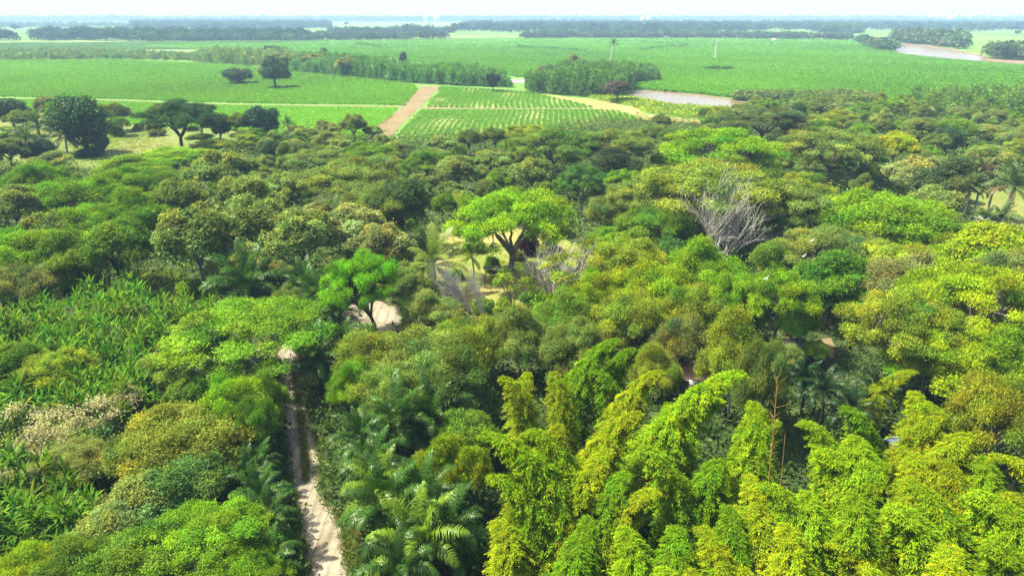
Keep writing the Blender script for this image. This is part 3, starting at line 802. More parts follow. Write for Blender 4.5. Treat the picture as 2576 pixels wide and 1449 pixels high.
mass('far_wood', [(-300, 73), (320, 70), (320, 65), (-300, 66)], (.050, .080, .036), 420, 12, 14, 'hazy scattered trees at the far left', 'wood', 41, 30, (8, 5), plume=False)
mass('far_wood', [(830, 88), (1140, 84), (1140, 82), (830, 85)], WC, 180, 12, 8, 'thin tree line across the pale far fields left of centre', 'hedge', 42, 40, (5, 3), plume=False)
mass('far_wood', [(-600, 57), (900, 56), (2000, 56), (3200, 57), (3200, 47.5), (-600, 47.5)], WC, 5200, 22, 40, 'pale blue tree lines fading out along the horizon', 'wood', 43, 24, (26, 12), plume=False, perpx=True)

for i_, (pl, where) in enumerate([([(1612, 127), (1640, 122), (1740, 116), (1740, 116.8), (1650, 123), (1625, 129), (1615, 130)], 'curling in front of the white mast'), ([(1760, 178), (1800, 177), (1845, 177.6), (1800, 178.6)], 'short and level below the mast'),
    ([(1300, 120), (1480, 131), (1480, 131.6), (1300, 120.6)], 'slanting across the middle of the wide field'), ([(900, 112), (960, 122), (957, 122), (897, 112)], 'slanting near the far dark wood')]):
    mass('drain_strip', pl, (.085, .200, .022), 160, 2.6, 1.3, 'thin cane strip added for a field drain ' + where, 'drain line', 60 + i_, 24, (1.3, .6))  # cane strips added to stand in for the dark field drains
mass('far_wood', [(1010, 86), (1060, 86), (1058, 84), (1012, 84)], (.045, .075, .034), 60, 17, 6, 'single dark clump of trees standing left of the broad blue wood', 'wood', 51, 60, (4, 2.6), plume=False)
# low hazy hills at the right
rng = np.random.RandomState(3)
nx, ny = 60, 12
X = np.linspace(1500, 26000, nx); Yd = np.linspace(0, 5000, ny); V = []
for j, y in enumerate(Yd):
    for i, x in enumerate(X):
        prof = np.clip((x - 2200) / 8000, 0, 1) ** 1.1 * 330 * (1 + .10 * math.sin(x * .0016) + .06 * math.sin(x * .0043 + 1))
        V.append((x, 17000 + y + 400 * math.sin(x * .0009), prof * math.sin(min(1, y / 3200) * math.pi / 2) * (1 + .05 * math.sin(y * .004 + x * .003)) - .5))
Q = [(j * nx + i, j * nx + i + 1, (j + 1) * nx + i + 1, (j + 1) * nx + i) for j in range(ny - 1) for i in range(nx - 1)]
M_HILL = ground_material('hill_green', [(.3, (.05, .08, .035)), (.6, (.09, .11, .05)), (.75, (.14, .13, .07))], (.0006, .004, .02), bump=0)
o = link('hills', mesh_from('hills', V, Q, M_HILL, smooth=True)); setp(o, kind='structure')
# haze
bm = bmesh.new(); bmesh.ops.create_cube(bm, size=1.0)
me = bpy.data.meshes.new('haze'); bm.to_mesh(me); bm.free()
m, nt = newmat('haze_air')
pv = N(nt, 'ShaderNodeVolumePrincipled'); pv.inputs['Color'].default_value = (.46, .73, .97, 1); pv.inputs['Density'].default_value = HAZE_D
pv.inputs['Anisotropy'].default_value = 0.0
o_ = N(nt, 'ShaderNodeOutputMaterial'); nt.links.new(pv.outputs[0], o_.inputs['Volume'])
me.materials.append(m)
hz = link('haze', me); hz.scale = (64000, 41200, 451); hz.location = (0, 19900, 224.5)
setp(hz, 'pale air haze thickening towards the horizon', 'haze', kind='stuff')
# ------------------------------------------------------------------ placing single trees
PLACED = []          # (x, y, radius)
GROUPS = dict(umb='umbrella trees of the wood', olive='lumpy olive trees of the wood', broad='broadleaf trees of the wood', fine='feathery trees of the wood',
              dark='dark evergreen trees', shrub='shrubs between the trees', sparse='sparse pale branched trees')
_cnt = {}
def place(sp, px, py, wpx, color, label, H=None, bark='grey', base=None, name=None, cat=None, group=None, asp=1.0):
    """crown centre at picture point (px, py), crown wpx picture units wide"""
    S = SP[sp]; zc = 6.0; D = 10.0
    for _ in range(6):
        if base is None: q = at(px, py, zc)
        else: q = at(base[0], base[1], 0)
        q3 = np.array([q[0], q[1], zc]); D = wpx * slant(q3) / FPX
        h = H if H else min(S['H'] * (D / S['D']) ** .75, 21)
        zc = S['zc'] * h
    if sp == 'fine': D *= 1.12
    i = _cnt.get(sp, 0); _cnt[sp] = i + 1
    tr_cr = S['var'][i % len(S['var'])]
    c = CLR[color] if isinstance(color, str) else color
    t = thing(name or S['name'], (q[0], q[1], 0), random.uniform(0, 6.28), (D / S['D'] * asp, D / S['D'] / asp ** .5, h / S['H']),
              label=label, cat=cat or S['cat'], group=group or GROUPS[sp])
    link('foliage' if sp == 'shrub' else 'crown', tr_cr[0], t, c)
    link('stems' if sp == 'shrub' else 'trunk', tr_cr[1], t, BARKC[bark])
    PLACED.append((q[0], q[1], D / 2))
    return t

T = [
# --- by the left field
('dark', 200, 297, 138, 'dark', 'tall dark tree with a bare straight trunk standing at the left meadow', 20.0, 'dark'),
('broad', 148, 285, 66, 'lime', 'yellow green tree peeking out left behind the tall dark tree', 12, 'grey'),
('dark', 28, 282, 84, 'dark', 'dark round tree at the left picture edge below the field', 11, 'dark'),
('olive', 287, 283, 80, 'dull', 'grey green tree right behind the tall dark tree', 11, 'grey'),
('broad', 300, 312, 58, 'mid', 'small green tree at the far corner of the left meadow', 7, 'grey'),
('shrub', 292, 328, 44, 'lime', 'round yellow green shrub at the meadow edge', None, 'grey'),
('shrub', 343, 318, 30, 'brown', 'small brownish sapling on the left meadow', None, 'grey'),
('umb', 447, 282, 178, 'dark', 'dark flat layered tree standing on the left meadow', 15.5, 'dark'),
('dark', 550, 312, 58, 'dark', 'narrow dark tree joined to the right of the flat layered tree', 11, 'dark'),
('olive', 592, 308, 62, 'dull', 'dull olive tree between two dark trees by the field', 10, 'dark'),
('dark', 659, 300, 86, (.018, .06, .022), 'dark green rounded tree nearest the field right of the meadow', 12.5, 'dark'),
('dark', 100, 380, 82, 'dark', 'dark vine covered bush at the left of the meadow', 7, 'grey'),
('olive', 20, 375, 90, 'dull', 'grey green tree at the left edge beside the dark vine bush', 9, 'grey'),
('dark', 256, 357, 30, 'dark', 'slim vine draped trunk right of the tall dark tree', 7.5, 'dark'),
('dark', 598, 186, 74, (.06, .10, .035), 'smaller of the two lone trees in the left field', 11, 'dark'),
('dark', 688, 178, 76, (.055, .088, .032), 'larger vine hung lone tree in the left field', 18, 'dark'),
('olive', 706, 145, 66, 'brown', 'brownish tree rising behind the larger lone field tree', 15, 'grey'),
('dark', 686, 128, 40, 'dark', 'dark crown on the skyline of the pale bamboo grove', 14, 'dark'),
('olive', 790, 150, 70, 'brown', 'brownish tree at the left end of the long bamboo grove', 14, 'grey'),
('olive', 870, 158, 60, 'tan', 'tan tree top rising from the long bamboo grove', 15, 'grey'),
('dark', 815, 134, 18, 'dark', 'small dark tree poking above the long bamboo grove', 14, 'dark'),
('dark', 1014, 154, 26, (.05, .045, .035), 'small dark round tree above the right half of the long grove', 14, 'dark'),
('dark', 1240, 203, 38, (.035, .045, .03), 'dark round tree at the right end of the long bamboo grove', 11, 'dark'),
('broad', 1444, 158, 40, 'tan', 'pale brown tree top rising above the rounded river grove', 17, 'grey'),
('olive', 1385, 178, 80, (.13, .12, .07), 'greyish tree at the left of the rounded river grove', 11, 'grey'),
('olive', 1552, 218, 84, (.085, .070, .045), 'grey brown round tree on the river bank', 12, 'dark'),
('olive', 888, 312, 76, 'olive', 'olive tree standing alone before the dirt road', 10.5, 'grey'),
('olive', 62, 300, 84, 'dull', 'grey green tree between the edge tree and the yellow green tree at left', 10, 'grey'),
('olive', 118, 268, 60, 'brown', 'brownish thin tree behind the bare patch at left', 12, 'grey'),
('olive', 15, 335, 80, 'olive', 'olive tree at the left edge below the dark edge tree', 9, 'grey'),
('shrub', 224, 378, 60, 'dark', 'low dark bush at the foot of the tall dark tree', 4, 'grey'),
('broad', 130, 400, 90, 'olive', 'olive bush tree below the dark vine covered bush', 6, 'grey'),
('broad', 505, 345, 70, 'mid', 'small bush tree in front of the light green palm', 4, 'grey'),
('olive', 770, 335, 80, 'olive', 'olive bush tree at the lower left field edge', 6, 'grey'),
('olive', 845, 345, 70, 'yolive', 'yellowish bush tree below the lone olive tree', 5.5, 'grey'),
('broad', 610, 340, 60, 'dull', 'dull bush tree below the dull olive tree', 5, 'grey'),
('fine', 540, 362, 90, 'yolive', 'yellowish low tree at the right end of the meadow', 4.5, 'grey'),
('shrub', 395, 330, 40, 'brown', 'dry brown bush left of the flat layered tree', 3.5, 'grey'),
# --- left slope
('fine', 96, 448, 140, 'green', 'bright green feathery tree below the dark vine bush at left', None, 'grey'),
('fine', 205, 480, 170, 'green', 'bright green feathery tree in front of the tall dark tree', None, 'grey'),
('fine', 330, 415, 150, 'lime', 'yellow green feathery tree at the lower edge of the meadow', 6, 'grey'),
('fine', 440, 388, 150, 'lime', 'low yellow green feathery tree in front of the flat layered tree', 5, 'grey'),
('fine', 300, 465, 150, 'green', 'green feathery tree right of centre on the left slope', None, 'grey'),
('fine', 395, 455, 140, 'mid', 'mid green feathery tree above the big olive trees', None, 'grey'),
('fine', 340, 530, 170, 'green', 'broad feathery tree above the dark hollow on the left', None, 'grey'),
('fine', 215, 560, 170, 'green', 'leafy feathery tree in the middle of the left slope', None, 'grey'),
('olive', 30, 510, 120, 'olive', 'olive tree at the left edge halfway down', None, 'grey'),
('olive', 125, 570, 150, 'dull', 'dull olive tree on the left slope above the yellow crown', None, 'grey'),
('broad', 285, 620, 190, 'mid', 'shaded dark green tree above the hollow beside the cane thicket', 12, 'dark'),
('broad', 160, 640, 170, 'mid', 'dark leafy tree behind the cane thicket', 11, 'dark'),
('fine', 62, 635, 210, 'lime', 'bright yellow green crown at the left edge above the cane thicket', None, 'grey'),
('fine', 40, 705, 150, 'brown', 'brownish feathery tree at the left edge beside the cane thicket', 8, 'grey'),
('olive', 560, 425, 170, 'olive', 'olive tree with yellowish top on the upper left slope', None, 'grey'),
('olive', 455, 500, 150, 'dull', 'dark olive tree left of the big pale olive trees', None, 'grey'),
('olive', 620, 490, 170, 'olive', 'olive tree behind the big pale olive trees', None, 'grey'),
('olive', 715, 470, 150, 'olive', 'slender olive tree near the middle of the left woods', None, 'grey'),
('olive', 495, 590, 230, 'olive', 'largest pale olive tree with lumpy leaf clusters on the left', 15, 'grey'),
('olive', 640, 560, 190, 'olive', 'pale olive tree right beside the largest olive tree', 14, 'grey'),
('olive', 760, 590, 190, 'olive', 'olive tree above the palms at the bend of the road', 13, 'grey'),
('olive', 885, 560, 200, 'tan', 'tan olive tree left of the bright umbrella tree', 13, 'grey'),
('olive', 960, 615, 170, 'tan', 'tan tree behind the lime umbrella tree of the sandy yard', 11, 'grey'),
('olive', 600, 660, 170, 'olive', 'low olive tree above the row of palms on the left', 9, 'grey'),
('umb', 880, 438, 260, 'dull', 'wide dull green umbrella tree left of centre', None, 'grey'),
('broad', 1010, 510, 170, (.045, .078, .022), 'deep green shaded tree left of the bright umbrella tree', 14, 'dark'),
('umb', 960, 500, 200, 'dull', 'dull umbrella tree with a dark underside left of the clearing', 12, 'grey'),
('dark', 680, 375, 60, 'dark', 'dark round tree among pale bushes below the field', 8, 'dark'),
('broad', 740, 372, 90, 'olive', 'soft green tree below the left field edge', 7, 'grey'),
('olive', 620, 352, 70, 'yolive', 'pale yellowish bush tree below the dark rounded field tree', 6, 'grey'),
('fine', 825, 352, 90, 'olive', 'feathery olive tree beside the lone olive tree before the road', 6, 'grey'),
('umb', 800, 395, 160, 'dull', 'low dull umbrella tree below the left field', 8, 'grey'),
('fine', 935, 385, 120, 'mid', 'mid green feathery tree below the end of the dirt road', 7, 'grey'),
('broad', 1000, 372, 90, 'olive', 'olive green tree just below the dirt road', 6.5, 'grey'),
('olive', 1110, 358, 90, 'olive', 'olive tree at the lower edge of the crop rows', 8, 'grey'),
('olive', 1180, 348, 80, 'dull', 'grey olive tree along the lower edge of the crop rows', 9, 'grey'),
('olive', 1245, 342, 80, 'dull', 'dark olive tree right along the lower edge of the crop rows', 9, 'dark'),
('fine', 1075, 405, 120, 'mid', 'mid green feathery tree in the upper middle woods', 8, 'grey'),
('olive', 1150, 425, 130, 'olive', 'olive tree in the upper middle woods above the bright umbrella tree', 10, 'grey'),
('olive', 1235, 400, 120, 'olive', 'lumpy olive tree left of the dull layered umbrella', 9, 'grey'),
('shrub', 1280, 378, 56, 'lime', 'small lime bush among olive trees in the upper middle woods', 6, 'grey'),
('umb', 1395, 350, 240, (.095, .165, .022), 'wide layered umbrella tree below the crop rows', 13, 'grey'),
('umb', 1545, 352, 200, 'dull', 'dull brownish umbrella tree left of the lime umbrella tree', 12, 'grey'),
('umb', 1330, 330, 130, 'yolive', 'small yellowish umbrella tree at the edge of the crop rows', 9, 'grey'),
('umb', 1465, 445, 120, 'teal', 'blue green small umbrella tree above the bright umbrella tree', 11, 'grey'),
('broad', 1545, 415, 140, (.040, .060, .022), 'dark leafy tree under the dull brownish umbrella tree', 11, 'dark'),
('olive', 1340, 430, 130, 'olive', 'olive tree directly behind the bright umbrella tree', 10, 'grey'),
('umb', 1810, 362, 300, 'lime', 'large lime green umbrella tree on the upper right', 15, 'grey'),
('umb', 1925, 292, 220, (.070, .100, .026), 'dark brownish umbrella tree behind the large lime umbrella tree', 12, 'dark'),
('dark', 2000, 300, 70, 'dark', 'dark glossy tree top right of the dark brownish umbrella', 12, 'dark'),
('dark', 2010, 330, 78, 'dark', 'dark glossy round tree right of the large lime umbrella tree', 10, 'dark'),
('olive', 1660, 305, 60, 'dull', 'small dull tree at the end of the yellow stubble strip', 8, 'grey'),
('fine', 1650, 330, 80, 'dull', 'dull feathery tree between two umbrella trees below the stubble strip', 8, 'grey'),
('umb', 2095, 355, 250, 'dull', 'dull umbrella tree with visible forked limbs on the upper right', 14, 'grey'),
('fine', 2100, 298, 110, 'yolive', 'olive yellow tree below the river bank scrub', 7, 'grey'),
('broad', 2255, 365, 100, 'gold', 'yellow lime tree leaning beside the forked dull umbrella', 11, 'grey'),
('olive', 2320, 318, 100, 'dull', 'grey olive tree below the cane stand', 9, 'grey'),
('broad', 2410, 325, 110, 'mid', 'green tree below the dark cane stand', 9, 'grey'),
('dark', 2385, 345, 60, 'dark', 'dark tree among olive trees at upper right', 9, 'dark'),
('olive', 2490, 330, 100, 'olive', 'olive tree near the right edge below the cane stand', 9, 'grey'),
('broad', 2560, 345, 90, 'olive', 'green tree at the right edge below the cane stand', 8, 'grey'),
('olive', 2320, 435, 170, 'tan', 'tan olive crown left of the tall dark tree on the right', 12, 'grey'),
('broad', 2395, 450, 150, (.070, .105, .034), 'tall dark tree left of the dry palms on the right', 13, 'dark'),
('broad', 2500, 395, 110, 'olive', 'leafy tree above the drooping palms at the right', 10, 'grey'),
# --- middle right
('fine', 2225, 545, 280, 'lime', 'broad lime feathery tree with a forked trunk on the right', 12, 'grey'),
('olive', 2350, 510, 130, 'olive', 'pale olive tree in front of the tall dark tree', 10, 'grey'),
('dark', 2290, 600, 120, 'teal', 'dark green bush tree under the broad lime feathery tree', 7, 'dark'),
('umb', 2440, 588, 120, 'lime', 'small lime umbrella tree before the white roofed shed', 6.5, 'grey'),
('broad', 2490, 632, 230, 'yellow', 'yellow lime domed tree near the right edge', 12, 'grey'),
('umb', 2090, 615, 270, 'dull', 'flat dull umbrella crown in front of the broad lime feathery tree', 10, 'grey'),
('umb', 2260, 650, 220, 'yolive', 'flat olive umbrella crown below the broad lime feathery tree', 10, 'grey'),
('umb', 1790, 455, 380, (.140, .185, .018), 'very wide olive umbrella tree with yellowish top behind the bare tree', 15, 'grey'),
('umb', 1960, 500, 230, 'dull', 'dull umbrella tree right behind the bare tree', 12, 'grey'),
('umb', 1970, 540, 110, 'green', 'small bright layered tree right of the bare tree', 9, 'grey'),
('fine', 2020, 470, 150, 'yolive', 'olive yellow feathery tree under the forked dull umbrella', 9, 'grey'),
('umb', 1640, 480, 220, 'dull', 'dull umbrella tree right of the bright umbrella tree', 12, 'grey'),
('fine', 1650, 555, 180, 'mid', 'soft mid green tree between the bright umbrella and the bare tree', 10, 'grey'),
('fine', 1545, 520, 140, 'dull', 'dull feathery tree behind the right side of the bright umbrella', 9, 'grey'),
('broad', 1690, 640, 100, 'teal', 'small blue green tree below the bare tree', 8, 'grey'),
('fine', 1580, 655, 190, 'yolive', 'yellowish feathery tree right of the clearing', 11, 'grey'),
('fine', 1500, 735, 150, 'yellow', 'yellow green feathery tree at the lower right of the clearing', 9, 'grey'),
('fine', 1640, 720, 200, 'yellow', 'large yellow green feathery tree in the centre of the wood', 11, 'grey'),
('fine', 1765, 680, 190, 'lime', 'lime feathery tree in front of the bare tree', 11, 'grey'),
('fine', 1850, 745, 150, 'green', 'green feathery tree left of the layered lime tree', 10, 'grey'),
('fine', 1735, 785, 170, 'yolive', 'brown tinged feathery tree above the pale bamboo', 10, 'grey'),
('fine', 1590, 790, 180, 'yolive', 'soft yellow brown feathery tree above the tall green bamboo', 10, 'grey'),
('fine', 1420, 795, 180, 'mid', 'mid green feathery tree below the clearing', 8, 'grey'),
('shrub', 1375, 768, 90, 'lime', 'bright lime bush at the lower edge of the clearing', 5, 'grey'),
('umb', 1965, 730, 200, 'lime', 'layered lime tree left of the deep green broad tree', 11, 'grey'),
('broad', 2095, 700, 185, (.070, .170, .012), 'deep green broad tree in the right woods', 11.5, 'grey'),
('broad', 1945, 650, 110, 'mid', 'green tree between the bare tree and the deep green tree', 9, 'grey'),
('broad', 2150, 755, 130, (.065, .160, .012), 'deep green lower crown leaning on the deep green broad tree', 8, 'dark'),
('fine', 2290, 715, 240, (.150, .155, .040), 'brown tinged feathery crown above the yellow layered umbrellas', 11, 'grey'),
('umb', 2460, 735, 300, 'yellow', 'yellow layered umbrella tree with grey limbs at the right edge', 13, 'grey'),
('fine', 2530, 700, 170, 'brown', 'brownish feathery tree at the right edge behind the yellow umbrella', 11, 'grey'),
('umb', 2270, 795, 260, 'yolive', 'olive layered umbrella with bare twigs above the dark hollow', 12, 'grey'),
('umb', 2350, 845, 240, 'yellow', 'lowest yellow layered umbrella at the right above the bamboo', 10, 'grey'),
('broad', 2400, 920, 190, 'yellow', 'yellow green broad tree below the layered umbrellas', 9, 'grey'),
('broad', 2530, 910, 150, 'lime', 'lime broad tree at the right edge below the umbrellas', 10, 'grey'),
('fine', 2520, 1030, 190, (.175, .195, .010), 'olive gold smooth crown at the right edge among bamboo', 11, 'grey'),
('fine', 1850, 895, 180, 'yolive', 'olive brown feathery tree left of the grey roofed hut', 12, 'grey'),
('fine', 1975, 893, 85, 'olive', 'olive bush tree in front of the grey roofed hut', 4.5, 'grey'),
('broad', 2055, 880, 70, 'green', 'green bush right in front of the grey roofed hut', 4, 'grey'),
('fine', 1720, 860, 160, (.145, .160, .032), 'brownish feathery tree behind the pale bamboo plumes', 9, 'dark'),
('fine', 1915, 940, 130, 'dull', 'dull tree left of the dark hollow', 13, 'grey'),
('broad', 2010, 815, 110, 'green', 'green tree just above the grey roofed hut', 8, 'grey'),
# --- clearing
('umb', 1292, 530, 330, 'lime', 'brightest lime umbrella tree spreading over the clearing', 14.5, 'grey'),
('fine', 1075, 780, 150, 'olive', 'rounded olive bush tree right of the sandy yard', 6.5, 'grey'),
('shrub', 1330, 606, 62, 'maroon', 'dark maroon shrub under the brightest umbrella tree', 5, 'dark'),
('shrub', 1212, 768, 62, 'mid', 'small green bush at the lower end of the clearing', None, 'grey'),
('shrub', 1050, 706, 62, 'lime', 'bright green bush right of the yard tree', 4, 'grey'),
('sparse', 1400, 690, 190, 'yolive', 'sparse pale branched tree with yellow pads in the clearing', 9, 'pale'),
('sparse', 1290, 690, 110, 'yolive', 'smaller sparse tree with thin stems in the clearing', 8, 'grey'),
('sparse', 1460, 640, 110, 'yolive', 'sparse tree with flat yellow pads behind the larger sparse tree', 9, 'pale'),
('shrub', 1232, 660, 50, 'mid', 'dark green bush at the middle of the clearing', 3, 'grey'),
# --- left foreground
('umb', 620, 822, 400, (.102, .190, .008), 'wide flat lime umbrella tree spreading over the road', 9.5, 'pale'),
('umb', 500, 880, 250, (.120, .190, .018), 'grey twigged umbrella crown at the left of the wide lime umbrella', 7.5, 'pale'),
('shrub', 480, 720, 70, 'lime', 'lime bush before the left palm', 3.5, 'grey'),
('broad', 45, 910, 130, 'mid', 'mid green tree at the left edge within the cane thicket', 7, 'grey'),
('fine', 132, 930, 150, 'yolive', 'soft olive feathery tree within the cane thicket', 6, 'grey'),
('broad', 105, 720, 100, 'green', 'round green tree at the top of the cane thicket', 6, 'grey'),
('fine', 585, 1015, 190, 'lime', 'lime feathery tree left of the shaded road', 8, 'grey'),
('fine', 635, 1055, 120, 'mid', 'dark green feathery tree at the left verge of the road', 8, 'dark'),
('fine', 668, 1000, 110, 'mid', 'tall feathery tree added for shade at the left edge of the road below the wide umbrella', 7, 'grey'),  # extra tree put in to throw shade on the road
('fine', 450, 1110, 300, (.135, .160, .016), 'rusty orange tinged feathery tree in the left foreground', 7.5, 'grey'),
('broad', 480, 1215, 220, (.060, .120, .022), 'dense dark leafed tree in the left foreground', 7, 'grey'),
('broad', 350, 1260, 190, 'olive', 'pale olive leafy tree left of the dense dark leafed tree', 6, 'grey'),
('broad', 280, 1330, 170, 'olive', 'pale olive leafy tree low in the left foreground', 5.5, 'grey'),
('umb', 520, 1345, 300, 'green', 'mid green layered tree at the bottom left of the road', 6.5, 'pale'),
('fine', 350, 1410, 260, 'mid', 'mid green feathery tree at the bottom edge on the left', 6, 'grey'),
('fine', 60, 1440, 170, 'yellow', 'yellow feathery tree in the bottom left corner', 4.5, 'grey'),
('fine', 190, 1420, 170, 'mid', 'green feathery tree beside the yellow corner tree', 5, 'grey'),
('fine', 195, 1155, 150, 'brown', 'brownish bush below the cream flowering shrubs', 5, 'grey'),
('umb', 600, 1440, 220, 'green', 'green layered crown at the bottom edge near the road palms', 5.5, 'grey'),
# --- centre foreground
('fine', 925, 885, 210, (.160, .205, .018), 'yellow brown feathery tree right of the palm by the yard', 8, 'grey'),
('fine', 1060, 890, 250, (.130, .175, .026), 'large olive brown feathery tree in the centre foreground', 9, 'grey'),
('fine', 1140, 965, 220, (.080, .130, .022), 'dark olive feathery tree above the centre palms', 9, 'grey'),
('fine', 1000, 985, 210, (.110, .165, .022), 'olive feathery tree right of the shaded road', 8, 'grey'),
('fine', 895, 960, 130, 'green', 'green feathery tree at the right verge of the road', 7, 'grey'),
('fine', 1190, 850, 190, 'yolive', 'rust tinged feathery tree in the very centre', 9, 'grey'),
('fine', 1310, 850, 190, 'dull', 'dull brown green feathery tree above the left bamboo plumes', 9, 'grey'),
('fine', 1440, 870, 170, 'dull', 'dull feathery tree between bamboo plumes', 9, 'grey'),
('shrub', 880, 905, 80, 'lime', 'small lime bush beside the road palm', 4.5, 'grey'),
('broad', 1115, 1165, 150, 'yellow', 'yellow green leafy tree amid the centre palms', 8, 'grey'),
('broad', 1195, 1185, 110, 'yellow', 'yellow green leafy tree touching the leaning bamboo', 8, 'grey'),
]
for e in T:
    sp, px, py, wpx, col, lab = e[:6]
    place(sp, px, py, wpx, col, lab, H=e[6] if len(e) > 6 else None, bark=e[7] if len(e) > 7 else 'grey')

yt = place('umb', 900, 690, 215, (.090, .225, .006), 'lime green tree with a dark trunk beside the sandy yard', 11.5, 'dark', base=(950, 850))
yt.rotation_euler = (0, -.26, 0)
for px_, py_, w_, c_, l_ in [(1190, 612, 60, 'mid', 'green bush left of the trunk of the brightest umbrella tree'), (1120, 725, 60, 'olive', 'olive bush at the left rim of the clearing'), (1480, 705, 90, 'brown', 'dry brownish bush at the right rim of the clearing'), (1430, 740, 80, 'olive', 'olive bush at the lower right of the clearing'),
                             (1270, 775, 70, 'yolive', 'yellowish bush at the foot of the clearing'), (1385, 625, 70, 'dull', 'dull bush behind the larger sparse tree'), (1300, 635, 50, 'olive', 'small olive bush beside the maroon shrub'), (1150, 690, 40, 'green', 'small green bush under the coconut palm'), (1340, 750, 56, 'mid', 'green bush under the sparse trees')]:
    place('shrub', px_, py_, w_, c_, l_)
# ------------------------------------------------------------------ bare trees
def bare_tree(px, py, h, wpx, label, var=0, bark='pale', lean=0.0, rz=0.0):
    q = at(px, py, 0); s = h / 8.5; D = wpx * slant(q) / FPX
    t = thing('bare_tree', (q[0], q[1], 0), rz, (D / 8.5, D / 8.5, s), label=label, cat='tree', group='leafless grey trees')
    t.rotation_euler = (0, lean, 0) if lean else (0, 0, rz)
    link('branches', BARE[var], t, BARKC[bark])
    return t
bare_tree(1812, 662, 12.5, 235, 'large leafless tree of pale spreading branches in the right woods', 0, 'pale')
bare_tree(1400, 770, 9.5, 200, 'leafless pale branched tree at the right side of the clearing', 1, 'pale', rz=1.2)
bare_tree(1185, 790, 9, 80, 'leaning leafless grey trunk at the left side of the clearing', 2, 'pale', lean=-.55)
bare_tree(1215, 800, 8, 60, 'second leaning leafless stem right of the leaning grey trunk', 1, 'pale', lean=-.25)
bare_tree(1380, 640, 9, 110, 'upright cluster of pale bare stems behind the sparse tree', 2, 'pale')
bare_tree(1930, 665, 6, 120, 'low leafless twiggy tree right of the large bare tree', 1, 'grey', rz=2.0)

# ------------------------------------------------------------------ palms
def palm(px, py, wpx, label, n=24, H=4.2, color='palm', kind='oil_palm', group='oil palms along the dirt road', fr=FRONDS, trunk=None, TH=4.2, rz=None, dry=0, els=None, L0=5.2):
    q = at(px, py, H + .4); D = wpx * slant(q) / FPX; s = D / (2 * L0 * .70)
    t = thing(kind, (q[0], q[1], 0), random.uniform(0, 6.28) if rz is None else rz, (1, 1, 1), label=label, cat='palm', group=group)
    tk = link('trunk', trunk or PALM_TRUNK, t, BARKC['dark'] if kind == 'oil_palm' else BARKC['pale'])
    tk.scale = (max(s, .6) * (2.2 if H > 15 else 1), max(s, .6) * (2.2 if H > 15 else 1), H / TH)
    bendx = {id(TALL_TRUNK): .8, id(COCO_TRUNK): .7}.get(id(trunk), .3) * (max(s, .6) * (2.2 if H > 15 else 1))
    c = np.array(CLR[color] if isinstance(color, str) else color)
    for k in range(n):
        f = k / n; vi = min(len(fr) - 1, int(f * len(fr)))
        o = link('frond', fr[vi], t, c * (1 + .25 * random.uniform(-1, 1)))
        if k >= n - dry: o.color = (.12, .085, .04, 1)
        o.location = (bendx, 0, H - .1 + .3 * (1 - f)); o.rotation_euler = (random.uniform(-.12, .12), random.uniform(-.12, .12), k * 2.39996 + random.uniform(-.15, .15))
        ss = s * random.uniform(.85, 1.1); o.scale = (ss, ss, ss)
    PLACED.append((q[0], q[1], D / 2.4))
    return t
PALMS = [
(612, 722, 165, 'oil palm with pale shining fronds left of the road bend'),
(800, 745, 120, 'oil palm behind the wide lime umbrella tree'),
(765, 715, 110, 'half hidden oil palm under the olive trees'),
(850, 780, 110, 'oil palm left of the trunk of the yard tree'),
(800, 905, 130, 'dark oil palm overhanging the upper end of the shaded road'),
(860, 850, 100, 'oil palm beside the sandy yard'),
(912, 1095, 130, 'oil palm right of the dappled part of the road'),
(990, 1060, 180, 'dark oil palm under the olive feathery trees'),
(1085, 1050, 170, 'oil palm with tall upright fronds in the centre foreground'),
(940, 1165, 150, 'oil palm with green arching fronds behind the road edge palm'),
(952, 1228, 170, 'large oil palm whose fronds hang over the sunlit road'),
(1070, 1250, 170, 'oil palm left of the leaning bamboo'),
(985, 1270, 200, 'large glossy oil palm in the lower centre'),
(1130, 1330, 190, 'oil palm with long fronds beside the dark gap of the bamboo'),
(1040, 1370, 220, 'bright fronded oil palm near the bottom edge'),
(1012, 1430, 165, 'oil palm right of the sandy road at the bottom edge'),
(640, 1165, 105, 'small oil palm left of the road below the rusty tree'),
(652, 1240, 130, 'oil palm reaching over the road from the left'),
(662, 1320, 140, 'oil palm with pale fronds left of the sandy road'),
(620, 1200, 110, 'oil palm behind the dense dark leafed tree'),
(672, 1425, 150, 'large oil palm reaching over the road at the bottom left'),
(600, 1375, 130, 'bright green oil palm at the bottom left of the road'),
(560, 1410, 110, 'oil palm half hidden under the mid green layered tree'),
(2080, 975, 95, 'dark oil palm deep in the shaded hollow'),
(2150, 1030, 95, 'dark oil palm with pale tips at the lower side of the hollow'),
(2030, 950, 85, 'dark oil palm below the grey roofed hut'),
(2210, 985, 90, 'dark oil palm under the twigged umbrella'),
]
for i, (px, py, wpx, lab) in enumerate(PALMS):
    palm(px, py, wpx, lab, color='palmg' if i in (10, 14, 21) else ('shade' if px > 2000 else 'palm'), H=(2.7 if px < 700 else 4.2) if py > 880 else 3.4)  # hollow palms get a darker green that stands in for deep shade
